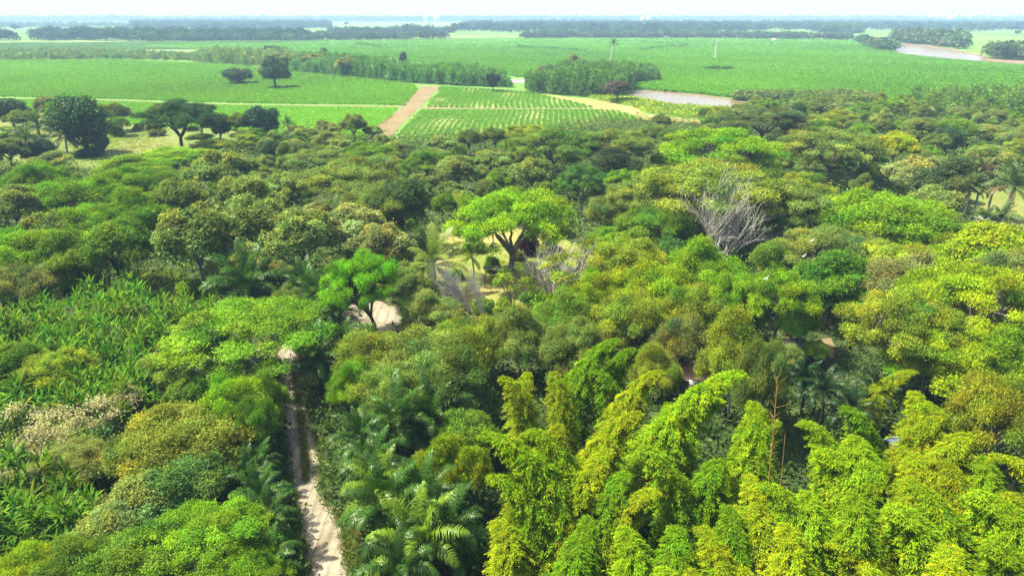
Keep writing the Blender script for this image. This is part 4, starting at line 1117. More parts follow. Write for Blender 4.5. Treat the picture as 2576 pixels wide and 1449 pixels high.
# the tall royal palm in the far field, coconut and fan palms
palm(1538, 110, 22, 'solitary tall palm standing in the wide cane field', 14, 19, (.014, .035, .016), 'royal_palm', 'single palms', COCO_FRONDS, TALL_TRUNK, 13.0, L0=4.6)
palm(506, 312, 46, 'small light green palm before the flat layered tree', 14, 6.5, (.10, .17, .035), 'coconut_palm', 'single palms', COCO_FRONDS, COCO_TRUNK, 5.2, L0=4.6)
palm(1092, 655, 150, 'coconut palm with yellow green fronds left of the clearing', 18, 4.8, (.11, .15, .02), 'coconut_palm', 'single palms', COCO_FRONDS, COCO_TRUNK, 5.2, L0=4.6)
palm(1192, 640, 70, 'small dark palm at the middle of the clearing', 14, 3.6, 'palmg', 'coconut_palm', 'single palms', COCO_FRONDS, COCO_TRUNK, 5.2, L0=4.6)
FANS = [(96, 318, 62, 'grey green drooping palm left of the tall dark tree', 8), (62, 352, 56, 'drooping palm beside the bare patch at left', 7), (160, 342, 64, 'drooping palm under the tall dark tree', 6),
        (722, 312, 34, 'greyish drooping palm right of the dark rounded field tree', 7), (2474, 432, 60, 'dry brown palm right of the tall dark tree', 9), (2440, 470, 60, 'brown skirted palm beside the bare clearing at right', 7),
        (2545, 468, 85, 'drooping green palm at the right edge above the clearing', 8.5), (2500, 465, 60, 'slim drooping palm between the dry palm and the right edge', 7), (2515, 552, 70, 'leafy palm in front of the white roofed shed', 3.5), (2478, 552, 60, 'short green palm beside the brick kiosk', 3.5)]
for i, (px, py, wpx, lab, h) in enumerate(FANS):
    palm(px, py, wpx, lab, 20, h, (.065, .105, .03) if i not in (4,) else (.11, .095, .04), 'drooping_palm', 'drooping palms', FRONDS, PALM_TRUNK, 4.2, dry=6)

# ------------------------------------------------------------------ bamboo plumes
def bamb(px, py, lean, label, var=0, color='bam', H=14.0, s=1.0, az=None):
    H = H * random.uniform(.95, 1.12); q = at(px, py, H * .87)
    s *= 1.24; Lm = BLEAN[var] * s; Hm = 15
    if az is None: az = {'l': math.pi - .25, 'r': .25, 'c': random.uniform(.9, 2.3), 'b': 1.5, 'rc': .15, 'lc': 2.9, 'rb': .7, 'lb': 2.4}[lean]
    base = q[:2] - np.array([math.cos(az), math.sin(az)]) * Lm * .9
    t = thing('bamboo_plume', (base[0], base[1], 0), az, (s, s, H / Hm), label=label, cat='bamboo', group='bamboo plumes of the right foreground')
    link('foliage', BAMB[var][0], t, np.array(CLR[color]) * random.uniform(.9, 1.1))
    link('culm', BAMB[var][1], t, (.20, .16, .035))
    PLACED.append((base[0], base[1], 1.2))
    return t
B = [
(1268, 922, 'l', 'leftmost pale yellow bamboo plume above the palms', 3, 'bamy', 13, .85), (1325, 915, 'c', 'short yellow bamboo plume second from the left of the grove', 3, 'bamy', 12, .8), (1395, 912, 'c', 'upright pale yellow bamboo plume beside the dull feathery tree', 3, 'bamy', 13, .85),
(1545, 822, 'rc', 'tallest deep green bamboo plume at the back of the grove', 0, 'bamg', 16, 1.0), (1590, 850, 'r', 'green bamboo plume right behind the tallest deep green plume', 3, 'bamg', 14, .9), (1500, 905, 'lc', 'dark green bamboo plume left of the tallest one', 3, 'bamg', 13, .85),
(1655, 900, 'rc', 'yellow rounded bamboo plume right of the tallest green plume', 0, 'bamy', 14, .95), (1850, 892, 'r', 'long bamboo plume arching far to the right with bright left edge', 1, 'bam', 16.5, 1.15), (1780, 965, 'r', 'bright bamboo plume below the tip of the long arching one', 1, 'bam', 15, 1.1),
(1240, 1050, 'l', 'bamboo plume whose tip nods left over the palms', 1, 'bam', 15, 1.1), (1345, 1042, 'lc', 'bamboo plume leaning left behind the nodding one', 0, 'bam', 14.5, 1.0), (1405, 1035, 'c', 'yellow bamboo plume in the middle left of the grove', 0, 'bamy', 14, 1.0),
(1520, 1105, 'c', 'yellow bamboo plume arching over a bare orange culm', 1, 'bamy', 14, 1.0), (1600, 1000, 'r', 'gold lit bamboo plume in the centre of the grove', 0, 'bamy', 15, 1.0), 
(1690, 990, 'c', 'bamboo plume shaded by the long arching one', 2, 'bamg', 13, 1.0), (1905, 975, 'c', 'pointed bright bamboo plume right of the long arching one', 0, 'bam', 14.5, 1.0), (1950, 1030, 'rc', 'layered bamboo plume right of the pointed bright one', 2, 'bam', 13, 1.0),
(2035, 1028, 'l', 'bamboo plume leaning left below the dark hollow', 0, 'bam', 14, .9), (2140, 990, 'lc', 'rounded green bamboo plume at the edge of the dark hollow', 3, 'bamg', 14, .9), (2165, 1070, 'c', 'broad fan shaped bamboo plume with side sprays', 2, 'bam', 15, 1.3),
(2085, 1100, 'lc', 'pale green bamboo plume left of the broad fan shaped one', 2, 'bam', 14.5, 1.15), (1895, 1175, 'c', 'drooping yellow bamboo plume beside the tall bare culm', 1, 'bamy', 13.5, 1.0),
(2310, 955, 'c', 'yellow green bamboo plume below the yellow umbrella', 3, 'bamy', 14, 1.0), (2370, 1010, 'rc', 'leafy bamboo plume right of the upper yellow green one', 2, 'bamy', 13, 1.1), (2440, 1060, 'r', 'bamboo plume below the olive gold crown', 2, 'bamy', 12.5, 1.1),
(2310, 1110, 'c', 'drooping gold bamboo plume beside the blue roof', 1, 'bamy', 14, 1.0), (2390, 1130, 'c', 'gold bamboo plume with a dark shaded side on the right', 0, 'bamy', 13.5, 1.0),
(2540, 1110, 'l', 'yellow bamboo plume at the right edge below the gold crown', 1, 'bamy', 13.5, 1.0), (2330, 1190, 'c', 'domed green bamboo plume in the lower right', 0, 'bam', 14.5, 1.15),
(2270, 1240, 'lc', 'wide soft green bamboo plume below the domed one', 2, 'bam', 13, 1.25), (2480, 1200, 'l', 'domed bright bamboo plume near the right edge', 2, 'bam', 14.5, 1.15), (2550, 1230, 'c', 'green bamboo plume cut by the right edge', 2, 'bam', 13, 1.1),
(1480, 1275, 'c', 'small dark sided bamboo plume at the bottom centre', 0, 'bamg', 12, .9), (1580, 1295, 'c', 'bright leafy bamboo plume at the bottom centre', 2, 'bam', 13, 1.0), (1785, 1300, 'c', 'gold tipped drooping bamboo plume near the bottom', 1, 'bamy', 13, 1.0),
(1640, 1205, 'r', 'drooping gold sprayed bamboo plume in the lower middle', 4, 'bamy', 11, .9), (1310, 1225, 'l', 'shaded bamboo plume below the nodding one', 2, 'bamg', 11.5, 1.0), 
(1400, 1180, 'c', 'dark green bamboo plume in the shade left of the orange culm', 2, 'bamg', 12, 1.0), (1380, 1420, 'c', 'shaded bamboo plume at the bottom edge', 3, 'bamg', 11, 1.0),
(1990, 1290, 'c', 'yellow bamboo plume left of the wide soft green one', 2, 'bamy', 12.5, 1.0),
(2040, 1210, 'c', 'bamboo plume with pale left edge beside the tall bare culm', 2, 'bam', 13, 1.1), (2110, 1330, 'lc', 'gold leafy bamboo plume at the bottom right of the bare culm', 4, 'bamy', 12, 1.0), (2400, 1350, 'c', 'large domed yellow bamboo plume at the bottom right', 1, 'bamy', 14, 1.15),
(2200, 1400, 'c', 'gold tipped bamboo plume at the bottom edge', 4, 'bamy', 12, 1.0), (2520, 1330, 'lc', 'green bamboo plume near the bottom right corner', 2, 'bam', 13, 1.1), (2500, 1430, 'c', 'bamboo plume in the bottom right corner', 2, 'bam', 12, 1.1),
(1880, 1400, 'c', 'yellow bamboo plume at the bottom left of the bare culm', 0, 'bamy', 12.5, 1.0), (1680, 1400, 'c', 'green bamboo plume at the bottom edge right of centre', 2, 'bam', 11.5, 1.0), (2050, 1430, 'c', 'bamboo plume at the bottom edge right of the bare culm', 0, 'bamy', 12, 1.0),

(1940, 1180, 'l', 'thin bamboo plume leaning left beside the tall bare culm', 0, 'bam', 13.5, .95), (1570, 1160, 'rb', 'bamboo plume between the gold lit one and the straight orange culm', 3, 'bamg', 12.5, 1.0),
(1720, 1180, 'b', 'dark bamboo plume under the long arching one', 2, 'bamg', 11.5, 1.0), (1810, 1130, 'rb', 'shaded bamboo plume right of the thin reddish culm', 2, 'bamg', 12, 1.0), (1840, 1250, 'b', 'deep green bamboo plume left of the drooping yellow one', 0, 'bamg', 11.5, 1.0),
(2225, 1130, 'rb', 'green bamboo plume left of the hidden blue roof', 3, 'bam', 13, 1.0), (1450, 1330, 'b', 'dark bamboo plume left of the small dark sided one', 2, 'bamg', 10.5, 1.0), (2480, 1120, 'b', 'bamboo plume between the gold one and the right edge', 2, 'bam', 13, 1.0),
(1255, 1290, 'lb', 'yellow green bamboo plume touching the centre palms', 2, 'bamy', 10.5, .9), (1700, 1300, 'b', 'dim green bamboo plume left of the gold tipped drooping one', 3, 'bamg', 11, 1.0), (2160, 1210, 'b', 'bright bamboo plume in front of the broad fan shaped one', 2, 'bam', 13, 1.05), (1630, 1090, 'l', 'green bamboo plume below the gold lit one', 3, 'bam', 13.5, .95),
]
for e in B: bamb(e[0], e[1], e[2], e[3], e[4], e[5], e[6], e[7])
def bare_culm(px0, py0, px1, py1, H, label, r=.07, sprays=True):
    a = at(px1, py1, H * .98); mb = MB()
    b = at(px0, py0, 3.0); b = np.array([b[0], b[1], 0]); b[:2] = b[:2] * .35 + a[:2] * .65
    t = np.linspace(0, 1, 16)[:, None]
    P = b + (a - b) * t; P[:, 0] += .15 * np.sin(t[:, 0] * 3.1); P -= b; P[:, 2] -= .2 * (1 - t[:, 0])
    r_ = np.linspace(r, r * .3, 16); r_[::2] *= 1.12
    mb.tube(P, r_, 6)
    o = thing('bamboo_pole', tuple(b), label=label, cat='bamboo', group='bare bamboo culms')
    link('culm', mb.mesh('bare_culm', M_BARK, False, True), o, (.24, .15, .04))
    if sprays:
        m2 = MB()
        for k in range(40):
            f = random.uniform(.6, 1.0); p_ = b * 0 + (a - b) * f
            d = np.array([random.gauss(0, .5), random.gauss(0, .5), .75]); d /= np.linalg.norm(d)
            e = p_ + d * random.uniform(.4, 1.1); m2.tube([p_, (p_ + e) / 2, e], [.012, .01, .005], 3)
        link('twigs', m2.mesh('culm_twigs', M_BARK, False, False), o, (.34, .25, .06))
bare_culm(1945, 1449, 1956, 950, 17, 'tall bare orange bamboo culm with twiggy top at lower right')
bare_culm(1960, 1449, 1975, 1090, 14, 'second bare culm right beside the tall twiggy one', .05, False)
bare_culm(1536, 1290, 1535, 1150, 10.5, 'straight orange culm showing below the arching yellow plume', .075, False)
bare_culm(1420, 1220, 1418, 1160, 9, 'short orange culm in the shade left of the straight orange one', .06, False)
bare_culm(1765, 1180, 1764, 1060, 11, 'thin reddish culm under the long arching plume', .05, False)

# ------------------------------------------------------------------ cane thicket on the left, flowering shrubs
rng = np.random.RandomState(77)
CANEPX = [(-120, 720), (110, 690), (325, 695), (405, 800), (395, 930), (385, 1010), (200, 1050), (60, 1040), (-120, 1010)]
CANEPX2 = [(-120, 1170), (90, 1180), (260, 1240), (230, 1330), (60, 1380), (-120, 1370)]
def canes(poly, n, label, group, z=2.2, mind=2.0, hs=1.0, col='cane'):
    got = []
    tries = 0
    W = np.array(poly, float); lo, hi = W.min(0), W.max(0)
    while len(got) < n and tries < 6000:
        tries += 1
        px, py = rng.uniform(lo, hi)
        if not inpoly([px], [py], W)[0]: continue
        q = at(px, py, z)
        if any((q[0] - g[0]) ** 2 + (q[1] - g[1]) ** 2 < mind ** 2 for g in got): continue
        got.append(q)
        s = rng.uniform(.85, 1.25) * hs
        o = link('cane_clump', CANE[len(got) % 5], None, np.array(CLR[col]) * rng.uniform(.75, 1.25) * [rng.uniform(.85, 1.25), 1, 1])
        o.location = (q[0], q[1], 0); o.rotation_euler = (0, 0, rng.uniform(0, 6.28)); o.scale = (s * 1.15, s * 1.15, s)
        setp(o, label, 'cane', group)
        PLACED.append((q[0], q[1], .8))
canes(CANEPX, 150, 'tall bright green cane clump in the thicket left of the road', 'cane clumps of the left thicket', mind=2.2, hs=1.12)
canes(CANEPX2, 34, 'sword leaved cane clump in the lower left foreground', 'cane clumps of the lower left', mind=1.8, hs=1.0)
canes([(180, 1000), (350, 985), (350, 1050), (200, 1060)], 10, 'cane clump behind the cream flowering shrubs', 'cane clumps behind the flowers', mind=1.4)
canes([(430, 740), (540, 735), (560, 790), (430, 800)], 10, 'cane clump under the left palm', 'cane clumps under the left palm', mind=1.6, hs=.8)
for px, py in [(180, 800), (230, 730), (300, 860), (70, 760), (340, 920), (250, 930), (30, 950), (120, 690), (210, 680), (300, 735), (270, 700), (60, 830), (355, 790), (150, 760), (110, 860), (20, 800)]:
    q = at(px, py, 2.6); o = link('dry_cane', DRYCANE[int(px) % 2], None, (.20, .155, .10)); o.location = (q[0], q[1], 0); o.rotation_euler = (0, 0, px)
    o.scale = (1, 1, 1.25); setp(o, 'grey brown dry cane stalks standing in the left thicket', 'cane', 'dry cane stalks')
for i, (px, py, wpx, lab) in enumerate([(150, 1085, 130, 'cream flowering shrub below the cane thicket, left one'), (260, 1055, 120, 'shrub with the thickest cream flower heads below the cane'), (310, 1030, 100, 'cream flowering shrub nearest the umbrella tree'),
                          (60, 1070, 110, 'pale flowering shrub at the left edge below the cane'), (110, 1140, 110, 'half faded cream flowering shrub in front of the others'), (215, 1110, 100, 'flowering shrub between the cane and the brownish bush'), (60, 1230, 90, 'faded flowering shrub beside the lower left cane')]):
    t = place('shrub', px, py, wpx, 'olive', lab, 4.2, name='flowering_shrub', group='cream flowering shrubs')
    for k in range(12 if i in (0, 1, 2, 4) else 4):
        a_ = random.uniform(0, 6.28); r_ = math.sqrt(random.random()) * 1.9
        o = link('flower_head', FLOWER[k % 3], t, np.array((.34, .31, .155)) * random.uniform(.7, 1.1)); o.location = (math.cos(a_) * r_, math.sin(a_) * r_, 2.85 - .35 * r_ + random.gauss(0, .15))
        o.rotation_euler = (0, 0, a_); o.scale = (random.uniform(.8, 1.5),) * 3

# ------------------------------------------------------------------ trees filling the gaps
KEEP = [[(690, 895), (770, 895), (815, 1150), (880, 1330), (910, 1500), (745, 1500), (730, 1250), (705, 1000)], [(850, 750), (1020, 750), (1020, 870), (890, 870)],
        [(1075, 590), (1300, 575), (1520, 640), (1500, 780), (1240, 800), (1110, 760), (1080, 660)], [(120, 300), (610, 305), (650, 350), (560, 385), (270, 415), (120, 415)],
        [(2415, 465), (2700, 465), (2700, 600), (2440, 600)], [(1920, 820), (2120, 820), (2120, 910), (1940, 910)], [(1960, 880), (2260, 880), (2260, 1010), (1960, 1000)],
        [(-150, 690), (330, 670), (420, 790), (405, 1000), (230, 1120), (-150, 1150)], [(-150, 1160), (270, 1190), (270, 1390), (-150, 1400)], [(330, 690), (460, 690), (470, 810), (380, 810)],
        [(1060, 260), (1780, 260), (1760, 300), (1330, 330), (960, 345)], [(1690, 915), (1760, 915), (1760, 985), (1690, 985)]]
FW = np.array(gpoly(FOREST))
rng = np.random.RandomState(5)
BAMPX = [(1230, 990), (1500, 900), (1900, 980), (2250, 960), (2576, 1060), (2850, 1060), (2850, 2100), (1250, 2100)]
nfill = 0
cand = np.concatenate([scatter(FOREST, 3500, rng), scatter_px(FOREST, 1500, rng)])
for x, y in cand:
    if y < 34 or nfill > 330: continue
    pxy = proj([x, y, 0])[0]; pc = proj([x, y, 5.0])[0]; ptop = proj([x, y, 9.0])[0]
    if not (-260 < pc[0] < 2840) or ptop[1] > 1560: continue
    if any(inpoly([pxy[0]], [pxy[1]], k)[0] or inpoly([pc[0]], [pc[1]], k)[0] or inpoly([ptop[0]], [ptop[1]], k)[0] for k in KEEP): continue
    isb = inpoly([pc[0]], [pc[1]], BAMPX)[0]
    D = rng.uniform(5.5, 9.5) if not isb else 3.4
    if any((x - a) ** 2 + (y - b) ** 2 < (.62 * (D / 2 + r)) ** 2 if not isb else (x - a) ** 2 + (y - b) ** 2 < 2.7 ** 2 for a, b, r in PLACED): continue
    nfill += 1
    if isb and nfill % 5 == 4: continue
    if isb:
        bamb_px = proj([x, y, 9.5])[0]
        bamb(bamb_px[0], bamb_px[1], ['c', 'lc', 'rc', 'l', 'r'][rng.randint(5)], 'yellow green bamboo plume crowded low between larger plumes', rng.randint(0, 4), ['bam', 'bamy', 'bamg'][rng.randint(3)], rng.uniform(7.5, 10.5), rng.uniform(.8, 1.0))
        continue
    spc = ['broad', 'fine', 'olive', 'fine', 'broad', 'umb'][rng.randint(6)]
    if pc[1] < 600 and pc[0] < 1100: spc = ['olive', 'broad', 'olive', 'fine'][rng.randint(4)]
    colr = {'broad': ['mid', 'olive', 'green', 'dull'], 'fine': ['olive', 'yolive', 'mid', 'dull'], 'olive': ['olive', 'dull', 'olive', 'tan'], 'umb': ['dull', 'green', 'yolive', 'dull']}[spc][rng.randint(4)]
    h = rng.uniform(5.0, 7.5); S = SP[spc]; v = S['var'][rng.randint(len(S['var']))]
    lab = {'broad': 'small leafy tree half hidden between taller crowns', 'fine': 'small feathery tree filling a gap between taller crowns', 'olive': 'small lumpy olive tree squeezed between taller crowns', 'umb': 'small flat topped tree squeezed between taller crowns'}[spc]
    t = thing(S['name'], (x, y, 0), rng.uniform(0, 6.28), (D / S['D'], D / S['D'], h / S['H']), label=lab, cat='tree', group='small gap trees, ' + S['name'].replace('_', ' '))
    link('crown', v[0], t, CLR[colr]); link('trunk', v[1], t, BARKC['grey'])
    PLACED.append((x, y, D / 2))
print('fillers', nfill, 'placed', len(PLACED))

# ------------------------------------------------------------------ undergrowth and grass (nobody could count it)
GOFF = [ROAD_L + ROAD_R, [(858, 790), (885, 765), (930, 752), (1005, 775), (1015, 806), (985, 842), (930, 868), (890, 850)], [(1085, 610), (1180, 585), (1300, 575), (1420, 600), (1515, 660), (1500, 765), (1400, 800), (1180, 800), (1120, 760), (1090, 690)],
        [(60, 275), (610, 312), (640, 345), (560, 380), (330, 405), (240, 425), (60, 425)], [(2425, 470), (2650, 470), (2700, 600), (2470, 610), (2430, 540)], [(1930, 860), (2090, 850), (2100, 900), (1950, 912)], [(862, 1300), (905, 1340), (900, 1449), (930, 1700), (868, 1449)]]
def tufts(name, q, color, label, cat, seed, per=6, L=.5, W=.26, h=1.5, spread=.4, upr=.3):
    rng = np.random.RandomState(seed); n = len(q)
    hh = h * rng.rand(n) ** 1.3
    P = np.repeat(np.stack([q[:, 0], q[:, 1], hh], 1), per, 0) + rng.normal(0, spread, (n * per, 3)) * [1, 1, .5]
    P[:, 2] = np.abs(P[:, 2]) + .03
    m_ = len(P); Nn = nrm(rng.normal(0, .6, (m_, 3)) + [0, 0, .8]); A = nrm(np.cross(Nn, rng.normal(0, 1, (m_, 3)))) + [0, 0, upr]
    s = rng.uniform(.6, 1.4, m_)
    V, Q = leaf_quads(P, A, Nn, L * s, W * s, .06)
    t = np.repeat(tints(rng, n, .25, .18), per, 0) * tints(rng, m_, .18, .07)
    return setp(link(name, mesh_from(name, V, Q, M_LEAF, t), color=color), label, cat, kind='stuff')
def off(q, polys):
    pz = proj(np.concatenate([q, np.zeros((len(q), 1))], 1)); k = np.ones(len(q), bool)
    for p_ in polys: k &= ~inpoly(pz[:, 0], pz[:, 1], p_)
    return q[k]
rng = np.random.RandomState(9)
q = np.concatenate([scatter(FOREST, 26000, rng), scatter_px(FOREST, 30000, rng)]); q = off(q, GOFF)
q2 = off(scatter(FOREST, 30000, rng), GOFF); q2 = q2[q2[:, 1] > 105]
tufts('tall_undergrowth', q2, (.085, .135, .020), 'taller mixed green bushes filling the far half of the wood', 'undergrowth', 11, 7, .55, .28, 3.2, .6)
tufts('undergrowth', q, (.030, .058, .009), 'mixed green undergrowth covering the woodland floor', 'undergrowth', 1, 6, .5, .26, 1.5)  # green darkened in place of the shade in the hollow and gaps
q = scatter_px([(330, 690), (460, 690), (480, 800), (390, 820), (340, 730)], 3000, rng)
tufts('grass', q, (.17, .21, .035), 'pale green tall grass right of the cane thicket', 'grass', 2, 6, .6, .12, .5, .25, 1.2)
q = scatter_px([(40, 300), (610, 315), (640, 345), (560, 380), (330, 405), (240, 425), (40, 425)], 9000, rng)
q = q[(np.sin(q[:, 0] * .13) + np.sin(q[:, 1] * .11 + q[:, 0] * .05) + rng.normal(0, .5, len(q))) > .2]
tufts('grass', q, (.17, .22, .03), 'dry yellow green grass on the left meadow', 'grass', 3, 5, .5, .1, .15, .3, 1.0)
q = scatter_px([(1085, 610), (1180, 585), (1300, 575), (1420, 600), (1515, 660), (1500, 765), (1400, 800), (1180, 800), (1120, 760), (1090, 690)], 7000, rng)
q = q[(np.sin(q[:, 0] * .5) + np.sin(q[:, 1] * .4 + 1) + rng.normal(0, .5, len(q))) > .35]
tufts('grass', q, (.20, .24, .02), 'short yellow green grass of the clearing', 'grass', 4, 5, .3, .07, .08, .25, 1.0)
q = np.concatenate([scatter_px([(733, 935), (748, 940), (766, 1059), (776, 1146), (776, 1215), (764, 1215), (754, 1100), (742, 1010)], 900, rng), scatter_px([(862, 1300), (905, 1340), (900, 1449), (880, 1449), (872, 1400)], 700, rng), scatter_px([(755, 930), (800, 935), (810, 1000), (775, 1000)], 500, rng)])
tufts('grass', q, (.13, .15, .025), 'low grass between the wheel tracks and on the road verge', 'grass', 5, 6, .22, .05, .1, .13, 1.0)
RL = [np.array(p) for p in ROAD_L[:8]]; RR = [np.array(p) for p in ROAD_R[5:]]
eg = []
for side in (RL, RR):
    for p0, p1 in zip(side[:-1], side[1:]):
        g0, g1 = at(*p0)[:2], at(*p1)[:2]; L_ = np.linalg.norm(g1 - g0); k = int(L_ * 26); u = rng.rand(k, 1)
        eg.append(g0 + (g1 - g0) * u + rng.normal(0, .22, (k, 2)))
tufts('grass', np.concatenate(eg), (.10, .135, .022), 'ragged grass and weeds along both edges of the dirt road', 'grass', 7, 5, .28, .06, .16, .14, 1.0)
q = scatter_px([(1480, 245), (1600, 250), (1700, 268), (1840, 276), (1960, 282), (1840, 300), (1750, 298), (1625, 283), (1590, 268), (1500, 252)], 5000, rng)
tufts('grass', q, (.19, .25, .02), 'yellow green tall grass between the stubble strip and the river', 'grass', 6, 5, 1.0, .35, .9, .5, .8)

rng = np.random.RandomState(12)
for k in range(46):
    px = rng.uniform(-40, 2616); py = rng.choice([rng.uniform(60, 72), rng.uniform(76, 92)])
    if 1100 < px < 2250 and py > 84: continue
    q = at(px, py, 0); S = SP[['broad', 'olive', 'dark'][k % 3]]; v = S['var'][k % 3]; s = rng.uniform(1.0, 1.7)
    t = thing(S['name'], (q[0], q[1], 0), rng.uniform(0, 6.28), (s * 1.2, s * 1.2, s), label='small hazy tree dotted singly across the far plain', cat='tree', group='far single trees')
    link('crown', v[0], t, (.045, .075, .032)); link('trunk', v[1], t, BARKC['dark'])
# ------------------------------------------------------------------ small built things
def part(name, mb, parent, color, mat=None): return link(name, mb.mesh(name, mat or M_BUILD, False), parent, color)
# grey roofed hut
q = at(2000, 872, 2.4)
h = thing('hut', (q[0], q[1], 0), .18, label='low hut with a grey brown tilted roof above the dark hollow', cat='hut')
m1 = MB().box((0, 0, 2.45), (3.8, 2.7, .14), tilt=('X', .26)); part('roof', m1, h, (.17, .14, .11))
for sx in (-1.7, 1.7):
    for sy, z in ((-1.1, 2.12), (1.1, 2.70)): part('post', MB().box((sx, sy, z / 2 - .1), (.14, .14, z)), h, (.16, .11, .07))
part('back_wall', MB().box((0, 1.18, 1.2), (3.2, .1, 2.4)), h, (.22, .13, .09))
q = at(2022, 862, 1.6)
f_ = thing('pipe_frame', (q[0] + .6, q[1] - 2.2, 0), .3, label='white pipe frame leaning beside the grey roofed hut', cat='frame')
for a, b in (((-1.4, 0, 0), (-1.1, .3, 2.1)), ((1.4, 0, 0), (1.1, .3, 2.1)), ((-1.2, .25, 1.9), (1.2, .25, 1.9)), ((-1.4, 0, .7), (1.1, .3, 2.05))):
    part('pipe', MB().tube([a, b], [.07, .07], 8), f_, (.75, .75, .72))
q = at(1976, 852, 1.5)
fl = thing('flag', (q[0], q[1], 0), .4, label='red cloth hanging on a pole at the left of the grey roofed hut', cat='flag')
part('pole', MB().tube([(0, 0, -.2), (0, 0, 3.6)], [.05, .04], 8), fl, (.25, .2, .15))
mbc = MB()
for i in range(6):
    for j in range(4):
        def fp(i, j): return (.05 + i * .2, .12 * math.sin(i * 1.3 + j * .5), 3.5 - j * .42 - .03 * i * i)
        mbc.add([fp(i, j), fp(i + 1, j), fp(i + 1, j + 1), fp(i, j + 1)], [(0, 1, 2, 3)])
part('cloth', mbc, fl, (.48, .04, .03))
# white roofed shed and brick kiosk at the right edge
q = at(2548, 583, 2.3)
s = thing('shed', (q[0], q[1], 0), -.2, label='open shed with a white curved roof at the right edge', cat='shed')
mb = MB()
for i in range(10):
    a0, a1 = -.62 + i * .124, -.62 + (i + 1) * .124
    def rp(a, y, r): return (5.0 * math.sin(a) * 1.05, y, 2.75 - 5.0 * (1 - math.cos(a)) + r)
    mb.add([rp(a0, -2, 0), rp(a1, -2, 0), rp(a1, 2, 0), rp(a0, 2, 0), rp(a0, -2, .08), rp(a1, -2, .08), rp(a1, 2, .08), rp(a0, 2, .08)],
           [(0, 3, 2, 1), (4, 5, 6, 7), (0, 1, 5, 4), (2, 3, 7, 6)])
part('roof', mb, s, (.6, .6, .58))
for sx in (-2.7, 0, 2.7):
    for sy in (-1.7, 1.7): part('post', MB().box((sx, sy, .85 if sx else 1.25), (.16, .16, 1.95 if sx else 2.9)), s, (.3, .24, .18))
part('back_wall', MB().box((0, 1.85, .8), (5.2, .1, 1.6)), s, (.07, .055, .05))
q = at(2469, 562, 1.2)
k_ = thing('kiosk', (q[0], q[1], 0), .2, label='small red brick kiosk with a white flat roof beside the shed', cat='kiosk')
part('wall', MB().box((0, 0, 1.05), (1.5, 1.5, 2.3)), k_, (.34, .13, .07))
part('roof', MB().box((0, 0, 2.28), (2.0, 2.0, .14)), k_, (.74, .73, .70))
part('door', MB().box((0, -.762, .9), (.7, .03, 1.8)), k_, (.12, .07, .05))
q = at(2572, 640, 0)
pt = MB().tube([(0, 0, -.2), (.1, 0, 4), (.15, 0, 8), (.1, 0, 9)], [.32, .26, .24, .18], 8)
def stem(px, py, label):
    q = at(px, py, 0); t = thing('royal_palm', (q[0], q[1], 0), label=label, cat='palm', group='single palms')
    link('trunk', pt.mesh('royal_trunk', M_BARK, False, True), t, (.36, .33, .29))
    for k in range(14):
        o = link('frond', COCO_FRONDS[k * 4 // 14], t, CLR['palm']); o.location = (.1, 0, 8.9); o.rotation_euler = (0, 0, k * 2.4); o.scale = (.7, .7, .7)
stem(2572, 600, 'royal palm with a pale smooth trunk beside the white roofed shed')
# rail fence and dark low shelter in the clearing
q = at(1252, 690, .6)
s = thing('shelter', (q[0], q[1], 0), -.05, label='low dark open shelter with a pale front beam in the clearing', cat='shelter')
part('roof', MB().box((0, 0, 1.75), (4.2, 2.6, .12), tilt=('X', -.18)), s, (.06, .048, .04))
for sx in (-1.9, 1.9):
    part('post', MB().box((sx, -1.15, .9), (.1, .1, 2.0)), s, (.4, .34, .27)); part('post', MB().box((sx, 1.15, .7), (.1, .1, 1.6)), s, (.4, .34, .27))
part('beam', MB().box((0, -1.37, 1.93), (4.4, .08, .16)), s, (.42, .38, .31))
# blue roofed house in the bamboo, whitish house behind the plumes
def house(px, py, z, w, d, hgt, rz, label, wc, rc):
    q = at(px, py, z); t = thing('house', (q[0], q[1], 0), rz, label=label, cat='house')
    mb = MB().box((0, 0, hgt / 2 - .1), (w, d, hgt + .2)); part('wall', mb, t, wc)
    r = MB(); e = .4; hw, hd = w / 2 + e, d / 2 + e
    r.add([(-hw, -hd, hgt + .05), (hw, -hd, hgt + .05), (hw, 0, hgt + d * .28), (-hw, 0, hgt + d * .28), (-hw, hd, hgt + .05), (hw, hd, hgt + .05)], [(0, 1, 2, 3), (3, 2, 5, 4)])
    r.add([(-hw, -hd, hgt - .03), (hw, -hd, hgt - .03), (hw, 0, hgt + d * .28 - .08), (-hw, 0, hgt + d * .28 - .08), (-hw, hd, hgt - .03), (hw, hd, hgt - .03)], [(3, 2, 1, 0), (4, 5, 2, 3)])
    part('roof', r, t, rc)
    for sx in (-.28, .28):
        wn = part('window', MB().box((sx * w, -d / 2 - .02, hgt * .55), (.9, .05, 1.0)), t, (.05, .06, .07))
        link('frame', MB().box((sx * w, -d / 2 - .03, hgt * .55 - .55), (1.1, .08, .09)).mesh('frame', M_BUILD, False), wn, (.6, .58, .55))
    part('door', MB().box((0, -d / 2 - .02, 1.0), (.9, .05, 2.0)), t, (.15, .09, .06))
house(2266, 1110, 2.0, 1.9, 1.7, 1.7, .3, 'small house with a light blue tin roof hidden among the bamboo', (.14, .13, .12), (.07, .09, .13))
house(1722, 945, 1.6, 5, 4, 2.4, -.2, 'whitewashed house half hidden behind the bamboo plumes', (.66, .60, .52), (.34, .20, .14))
